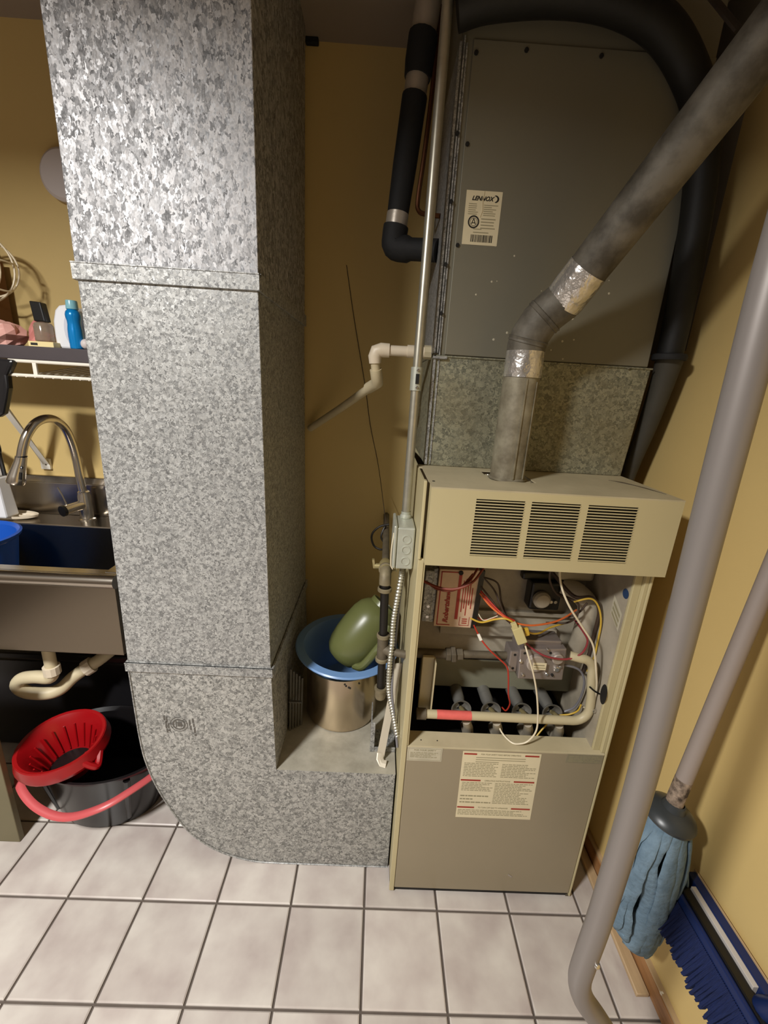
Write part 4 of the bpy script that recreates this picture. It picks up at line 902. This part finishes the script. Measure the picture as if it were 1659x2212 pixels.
# bottles, left to right
bg = MB()
rr_ = random.Random(3)
top = [(-1.105, 1.225), (-1.015, 1.225), (-1.015, 1.33), (-1.105, 1.33)]
def crumple(mb, c, sx, sy, sz, seed, n=14):
    q = random.Random(seed); k = 8; rings = []
    for i in range(k+1):
        ph = math.pi*i/k; rings.append([])
        for j in range(n):
            th = 2*math.pi*j/n; d = 1+q.uniform(-.22, .16)
            rings[-1].append(mb.bm.verts.new((c[0]+sx*d*math.sin(ph)*math.cos(th), c[1]+sy*d*math.sin(ph)*math.sin(th), max(c[2]-sz*math.cos(ph)*(1+q.uniform(-.1, .1)), SZ+.0005))))
    for a, b in zip(rings, rings[1:]):
        for j in range(n): mb.bm.faces.new((a[j], a[(j+1) % n], b[(j+1) % n], b[j]))
crumple(bg, (-1.055, 1.265, SZ+.028), .060, .045, .036, 5)
tag(build(bg, 'folded_bag', M['pink_bag'], smooth=0), 'crumpled pale pink paper bag lying on the shelf at left', 'bag')
bg = MB(); crumple(bg, (-0.955, 1.275, SZ+.030), .026, .036, .040, 9)
tag(build(bg, 'pink_pouch', mat('pink_clear_film', (214, 140, 132), 0.3, var=.35, vscale=20, var_col=(170, 92, 88)), smooth=0), 'translucent pink pouch between the paper bag and the clear bottle', 'pouch')
yb = build(MB().box(-0.955, -.888, 1.222, 1.262, SZ, SZ+.014), 'cream_box', M['yellow_card'], smooth=0, bevel=.001)
tag(yb, 'flat cream card box under the clear bottle on the shelf', 'box')
build(MB().box(-0.948, -.930, 1.2213, 1.2219, SZ+.004, SZ+.010), 'printed_mark', M['ink'], yb, smooth=0)
cb = thing('clear_bottle', 'small clear bottle with a tall black cap standing on the cream box', 'bottle', (-0.922, 1.243, SZ+.014))
build(MB().lathe([(0, 0), (.021, 0), (.023, .003), (.023, .040), (.019, .047), (.011, .050), (0, .050)], (-0.922, 1.243, SZ+.0145), n=24), 'body', M['clear'], cb)
build(MB().hexa([(-0.937, 1.231, SZ+.0645), (-0.907, 1.231, SZ+.0645), (-0.907, 1.255, SZ+.0645), (-0.937, 1.255, SZ+.0645)], [(-0.942, 1.231, SZ+.1145), (-0.913, 1.231, SZ+.1125), (-0.913, 1.255, SZ+.1125), (-0.942, 1.255, SZ+.1145)]), 'cap', M['black'], cb, smooth=0, bevel=.003)
wb = thing('white_detergent_bottle', 'large white flat bottle with an oval front panel behind the blue bottle', 'bottle', (-0.865, 1.262, SZ))
op = [(-0.898, 0), (-0.901, .03), (-0.899, .07), (-0.890, .098), (-0.878, .110), (-0.860, .113), (-0.838, .108), (-0.822, .095), (-0.816, .07), (-0.815, .03), (-0.816, 0)]
build(MB().prism([(x, 1.248, SZ+z) for x, z in op], (0, .045, 0)), 'body', M['white_plastic'], wb, bevel=.006)
ov = [( -.845+.026*math.cos(t), 1.2474, SZ+.050+.047*math.sin(t)) for t in [2*math.pi*k/24 for k in range(24)]]
pn_ = build(MB().prism(ov, (0, .001, 0)), 'front_panel', mat('pale_grey_label', (206, 208, 218), .4), wb, smooth=0)
dm = MB()
for x, z in ((-0.840, .050), (-0.836, .043), (-0.841, .034), (-0.838, .057)): dm.quad((x, 1.2470, SZ+z), (x+.006, 1.2470, SZ+z+.002), (x+.005, 1.2470, SZ+z+.005), (x+.001, 1.2470, SZ+z+.003))
stuff(build(dm, 'faded_print', M['w_grey'], pn_, smooth=0))
bb_ = thing('blue_bottle', 'metallic blue waisted bottle with a pale teal cap on the shelf', 'bottle', (-0.820, 1.216, SZ))
build(MB().lathe([(0, 0), (.0150, 0), (.0165, .002), (.0168, .012), (.0178, .030), (.0172, .048), (.0155, .060), (.0158, .068), (.0180, .078), (.0182, .084), (.0165, .091), (.0125, .096), (.0125, .098), (0, .098)], (-0.820, 1.216, SZ), n=28), 'body', M['bottle_blue'], bb_)
build(MB().lathe([(.0138, .0), (.0140, .002), (.0132, .019), (.0125, .021), (0, .021)], (-0.820, 1.216, SZ+.0975), n=24), 'cap', M['cap_teal'], bb_)
tag(build(MB().ball((-0.794, 1.214, SZ+.0135), .0135, 18), 'white_ball', M['disc'], smooth=60), 'small white round container beside the blue bottle at the duct edge', 'container')
kd = build(MB().box(-1.40, -1.172, 1.40, 1.455, SZ, 1.686), 'brown_cardboard_box', M['card'], smooth=0, bevel=.002)
tag(kd, 'brown cardboard box standing on the shelf behind the wire basket', 'box')
# wire basket
wc = thing('wire_basket', 'cream coated wire basket standing on top of the shelf at the left edge', 'basket', (-1.13, 1.34, SZ))
cc = V((-1.168, 1.320, 1.645))
cq = thing_rings = MB()
def ringw(mb, c, r, nrm, wr=.0028, n=44):
    nrm = V(nrm).normalized(); u = nrm.orthogonal().normalized(); w_ = nrm.cross(u)
    mb.tube([V(c)+u*(r*math.cos(2*math.pi*k/n))+w_*(r*math.sin(2*math.pi*k/n)) for k in range(n)], wr, 6, closed=True)
for q, r in ((-.060, .078), (-.02, .098), (.02, .098), (.06, .075)):
    m_ = MB(); ringw(m_, cc+V((q*.2, q, q*.1)), r, (.25, -1, .1)); build(m_, 'hoop', M['wirecage'], wc)
for k in range(8):
    t = 2*math.pi*k/8+.2; u = V((math.cos(t), .15*math.cos(t), math.sin(t)))
    build(MB().tube(catmull([cc+V((-.012, -.062, -.006))+u*.02, cc+V((-.012, -.060, -.006))+u*.078, cc+V((-.004, -.02, 0))+u*.098, cc+V((.004, .02, 0))+u*.098, cc+V((.012, .06, .006))+u*.075], 8), .0024, 6), 'spoke', M['wirecage'], wc)
build(MB().tube([cc+V((0, -.02, -.098)), cc+V((0, -.02, -.205))], .003, 6).tube([cc+V((0, .02, -.098)), cc+V((0, .02, -.205))], .003, 6), 'basket_foot', M['wirecage'], wc)
tag(build(MB().tube(catmull([(-1.215, 1.476, 1.95), (-1.21, 1.476, 1.85), (-1.202, 1.474, 1.74), (-1.19, 1.44, 1.69)], 4), .0025, 6), 'hanging_cord', M['w_brown']), 'thin dark cord hanging on the wall above the wire basket', 'cord')
sd_ = thing('smoke_alarm', 'round off-white alarm mounted on the back wall at the duct edge', 'alarm', (-.945, 1.479, 1.86))
build(MB().lathe([(.068, 0), (.068, .020), (.060, .027), (0, .029)], (-.955, 1.4795, 1.925), axis=(0, -1, 0), n=40), 'cover', M['disc'], sd_)
build(MB().lathe([(.012, .0286), (.010, .0305), (0, .031)], (-.930, 1.4795, 1.928), axis=(0, -1, 0), n=20), 'test_button', M['disc'], sd_)
# black film bag hanging at the shelf end
fb = MB()
fb.prism([(-1.055, 1.192, 1.408), (-.962, 1.192, 1.402), (-.970, 1.190, 1.385), (-.985, 1.190, 1.362), (-.985, 1.186, 1.33), (-.995, 1.186, 1.30), (-1.010, 1.186, 1.262), (-1.030, 1.186, 1.25), (-1.075, 1.19, 1.29)], (0, -.022, 0))
tag(build(fb, 'black_plastic_bag', M['film'], smooth=0, bevel=.006), 'black plastic bag hanging from the end of the shelf', 'bag')
tag(build(MB().tube(catmull([(-1.175, 1.30, 1.225), (-1.152, 1.29, 1.15), (-1.162, 1.30, 1.12), (-1.15, 1.29, 1.06)], 5), [.006]*16, 8), 'dark_brush_handle', M['black']), 'dark handle standing behind the white bottle', 'brush')

# ------------------------------------------------------------------ mop bucket under the sink
tt = thing('added_dark_filler', 'black plastic tote added to darken the space under the sink behind the mop bucket', 'filler', (-1.16, 1.37, 0))  # made-up black box, added to deepen the shade under the sink
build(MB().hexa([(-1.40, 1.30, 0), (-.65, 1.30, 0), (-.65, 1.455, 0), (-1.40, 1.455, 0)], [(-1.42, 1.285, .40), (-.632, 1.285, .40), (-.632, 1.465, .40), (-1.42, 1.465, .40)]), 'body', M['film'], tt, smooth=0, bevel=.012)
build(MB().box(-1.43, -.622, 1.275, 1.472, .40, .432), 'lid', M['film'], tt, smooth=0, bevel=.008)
mb_ = thing('mop_bucket', 'black oval mop bucket with red wringer and pinkish red handle under the sink', 'bucket', (-.845, 1.10, 0))
BC = V((-.845, 1.115, 0)); BX = V((1, -.12, 0))
pr_ = [(0, .0), (.150, .0), (.160, .006), (.172, .06), (.190, .16), (.203, .215), (.213, .220), (.215, .228), (.207, .230), (.195, .218), (.165, .03), (0, .012)]
build(MB().lathe(pr_, BC, n=48, sx=1.02, sy=.74, xdir=BX), 'tub', M['black_gloss'], mb_)
for t in (-2.3, -.75):
    q = lambda r, z: BC+V((1, -.12, 0)).normalized()*(r*1.02*math.cos(t))+V((.12, 1, 0)).normalized()*(r*.74*math.sin(t))+V((0, 0, z))
    build(MB().tube([q(.165, .03), q(.186, .13), q(.200, .205)], [.008, .010, .010], 8), 'tub_rib', M['black_gloss'], mb_)
wc0 = V((-.915, 1.055, .190)); wax = V((-.05, -.12, 1)).normalized()
wg = build(MB().lathe([(.055, 0), (.066, .03), (.090, .095), (.104, .112), (.112, .114), (.114, .108), (.108, .098), (.094, .075), (.074, .02), (.062, -.004)], wc0, axis=wax, n=40, sx=1.05), 'wringer_basket', M['red'], mb_)
sl = MB()
wu = wax.orthogonal().normalized(); wv = wax.cross(wu)
for k in range(18):
    t = 2*math.pi*k/18; d = wu*math.cos(t)+wv*math.sin(t)
    sl.tube([wc0+d*.058+wax*.012, wc0+d*.069+wax*.045, wc0+d*.084+wax*.085], .003, 6)
stuff(build(sl, 'wringer_ribs', M['red'], wg))
build(MB().lathe([(.058, .004), (0, .002)], wc0, axis=wax, n=30), 'wringer_floor', M['black'], wg)
build(MB().lathe([(.100, .060), (.118, .072), (.121, .082), (.114, .112), (.110, .112), (.112, .082), (.098, .068)], wc0, axis=wax, n=40, sx=1.05), 'wringer_flange', M['red'], mb_)
build(MB().tube(catmull([(-.83, .985, .285), (-.80, .990, .262), (-.79, 1.0, .255), (-.80, 1.03, .275)], 4), .010, 8), 'wringer_lug', M['red'], mb_)
build(MB().tube(catmull([(-1.055, 1.10, .225), (-1.052, 1.03, .203), (-1.010, .975, .184), (-.934, .935, .159), (-.844, .918, .150), (-.750, .928, .176), (-.690, .975, .186), (-.640, 1.05, .188), (-.63, 1.11, .21)], 6), [.0115]*49, 10, flat=.62, up=(0, -1, 0)), 'handle', M['red_pink'], mb_)
tag(build(MB().box(-1.60, -1.025, .948, .966, 0.0, .60), 'beige_panel', M['beige_board'], smooth=0, bevel=.002), 'olive-beige board standing upright at the left edge beside the mop bucket', 'panel')

# ------------------------------------------------------------------ leaning things on the right
tb = thing('grey_metal_tube', 'grey metal tube with bent lower end and spring button, standing nearest the camera', 'tube', (.40, .42, 0))
tp_ = catmull([(.66, .42, .017), (.60, .42, .075), (.52, .42, .225), (.45, .42, .355), (.405, .42, .430), (.373, .42, .480), (.358, .42, .525), (.3575, .42, .58), (.361, .42, .70), (.360, .42, .962), (.347, .42, 1.368), (.343, .42, 1.55), (.350, .42, 1.72), (.40, .42, 1.80), (.50, .42, 1.83), (.62, .42, 1.83), (.732, .42, 1.83)], 6)
build(MB().tube(tp_, .0168, 24), 'tube', M['tube_grey'], tb)
build(MB().lathe([(.0042, 0), (.004, .003), (0, .0045)], (.3635, .4042, .592), axis=(.35, -1, .2), n=12), 'spring_button', M['silver'], tb)
build(MB().lathe([(.019, 0), (.019, .02), (0, .02)], (.662, .42, 0), n=18), 'rubber_tip', M['black'], tb)
build(MB().lathe([(.019, 0), (.019, .018), (0, .018)], (.7315, .42, 1.83), axis=(1, 0, 0), n=18), 'rubber_tip', M['black'], tb)

mp = thing('string_mop', 'blue-grey microfibre mop head down, grey handle leaning on the right wall', 'mop', (.65, .66, .22))
h0, h1 = V((.650, .662, .590)), V((.728, .690, 1.30))
hdv = V((.700, .679, 1.107))-V((.650, .662, .600)); hdv.normalize()
build(MB().tube([h0-hdv*.02, h0+hdv*.3, h0+hdv*.93], .0155, 18), 'handle', M['handle_grey'], mp)
build(MB().tube([h0+hdv*.012, h0+hdv*.04, h0+hdv*.075], [.0162, .0159, .0157], 18, caps=False), 'flaked_end', M['charred'], mp)
cx_ = V((.12, -.03, 1)).normalized()
build(MB().lathe([(0, -.016), (.040, -.016), (.049, -.010), (.050, -.004), (.046, .004), (.034, .012), (.022, .017), (.0185, .030), (.0155, .032)], V((.650, .662, .575)), axis=cx_, n=32), 'mop_cap', M['mopcap'], mp)
rs = random.Random(11)
bots = [(.556, .640, .335), (.572, .630, .300), (.592, .622, .272), (.614, .615, .246), (.640, .612, .228), (.664, .616, .222), (.686, .628, .258), (.698, .640, .290), (.704, .668, .300), (.690, .695, .290), (.660, .70, .270), (.620, .69, .27), (.585, .675, .300), (.60, .648, .29), (.640, .648, .25), (.675, .655, .26)]
for i, bt in enumerate(bots):
    bt = V(bt); d = (bt-V((.645, .655, bt.z))); d.z = 0
    t = V((.649, .661, .566))+d.normalized()*min(.040, d.length*.75)
    mid = (t*2+bt)/3+d*.20+V((rs.uniform(-.012, .012), rs.uniform(-.008, .004), .01))
    mid2 = (t+bt*2)/3+d*.12+V((rs.uniform(-.014, .014), rs.uniform(-.008, .004), 0))
    pth = catmull([t, mid, mid2, bt, bt+V((rs.uniform(-.004, .004), .012, .012))], 6)
    n_ = len(pth)
    w_ = [(.0118+.0062*math.sin(min(1, k/(n_-1))*2.4))*(1+.10*math.sin(k*1.1+i*2)+.05*math.sin(k*2.7+i)) for k in range(n_)]
    w_[-1] *= .55
    nrm = V((d.x, d.y, 0)).normalized()
    build(MB().tube(pth, w_, 12, flat=.36, up=nrm), 'mop_strand', M['mop'], mp, smooth=60)

bm_ = thing('push_broom', 'deep blue push broom with blue bristles hanging on the wall behind the mop', 'broom', (.72, .56, .33))
y0, y1 = .655, .300
build(MB().box(.7225, .742, y1, y0, .385, .4185), 'block_rail', M['navy'], bm_, smooth=0, bevel=.002)
build(MB().box(.741, .7435, y1, y0+.004, .390, .4215), 'edge_strip', M['wood_pale'], bm_, smooth=0)
build(MB().box(.712, .7225, y1+.17, y0-.028, .385, .4165), 'pale_rubber_strip', M['rubber_white'], bm_, smooth=0, bevel=.001)
build(MB().box(.6925, .712, y1, y0, .385, .4100), 'block_core', M['black'], bm_, smooth=0, bevel=.002)
build(MB().hexa([(.676, y1, .350), (.694, y1, .350), (.694, y0-.02, .350), (.676, y0-.02, .350)], [(.684, y1, .405), (.693, y1, .405), (.693, y0-.02, .405), (.684, y0-.02, .405)]), 'bristle_root', M['navy'], bm_, smooth=0, bevel=.002)
bs_ = MB(); q = random.Random(4)
bs_.hexa([(.656, y1, .338), (.700, y1, .332), (.700, y0-.020, .332), (.656, y0-.020, .338)], [(.684, y1, .392), (.706, y1, .392), (.706, y0-.012, .392), (.684, y0-.012, .392)])
NB = 110
for j in range(NB):
    yy = y1+(y0-.012-y1)*j/(NB-1)
    for r_ in range(3):
        x0_ = .680+.013*r_; x1_ = .648+.026*r_+q.uniform(-.004, .004); zz = .328+q.uniform(-.005, .007)-.008*r_+.004*math.sin(j*.45)
        dy = q.uniform(-.003, .003)
        bs_.hexa([(x1_, yy+dy, zz), (x1_+.010, yy+dy, zz), (x1_+.010, yy+dy+.0042, zz), (x1_, yy+dy+.0042, zz)], [(x0_, yy, .390), (x0_+.010, yy, .390), (x0_+.010, yy+.0042, .390), (x0_, yy+.0042, .390)])
stuff(build(bs_, 'bristles', M['bristle'], bm_, smooth=0))
build(MB().tube([(.715, .445, .405), (.716, .425, .450)], [.020, .017], 16), 'handle_socket', M['navy'], bm_)
build(MB().tube([(.715, .440, .420), (.727, .36, .75), (.7325, .28, 1.10)], .0135, 16), 'handle', M['black'], bm_)
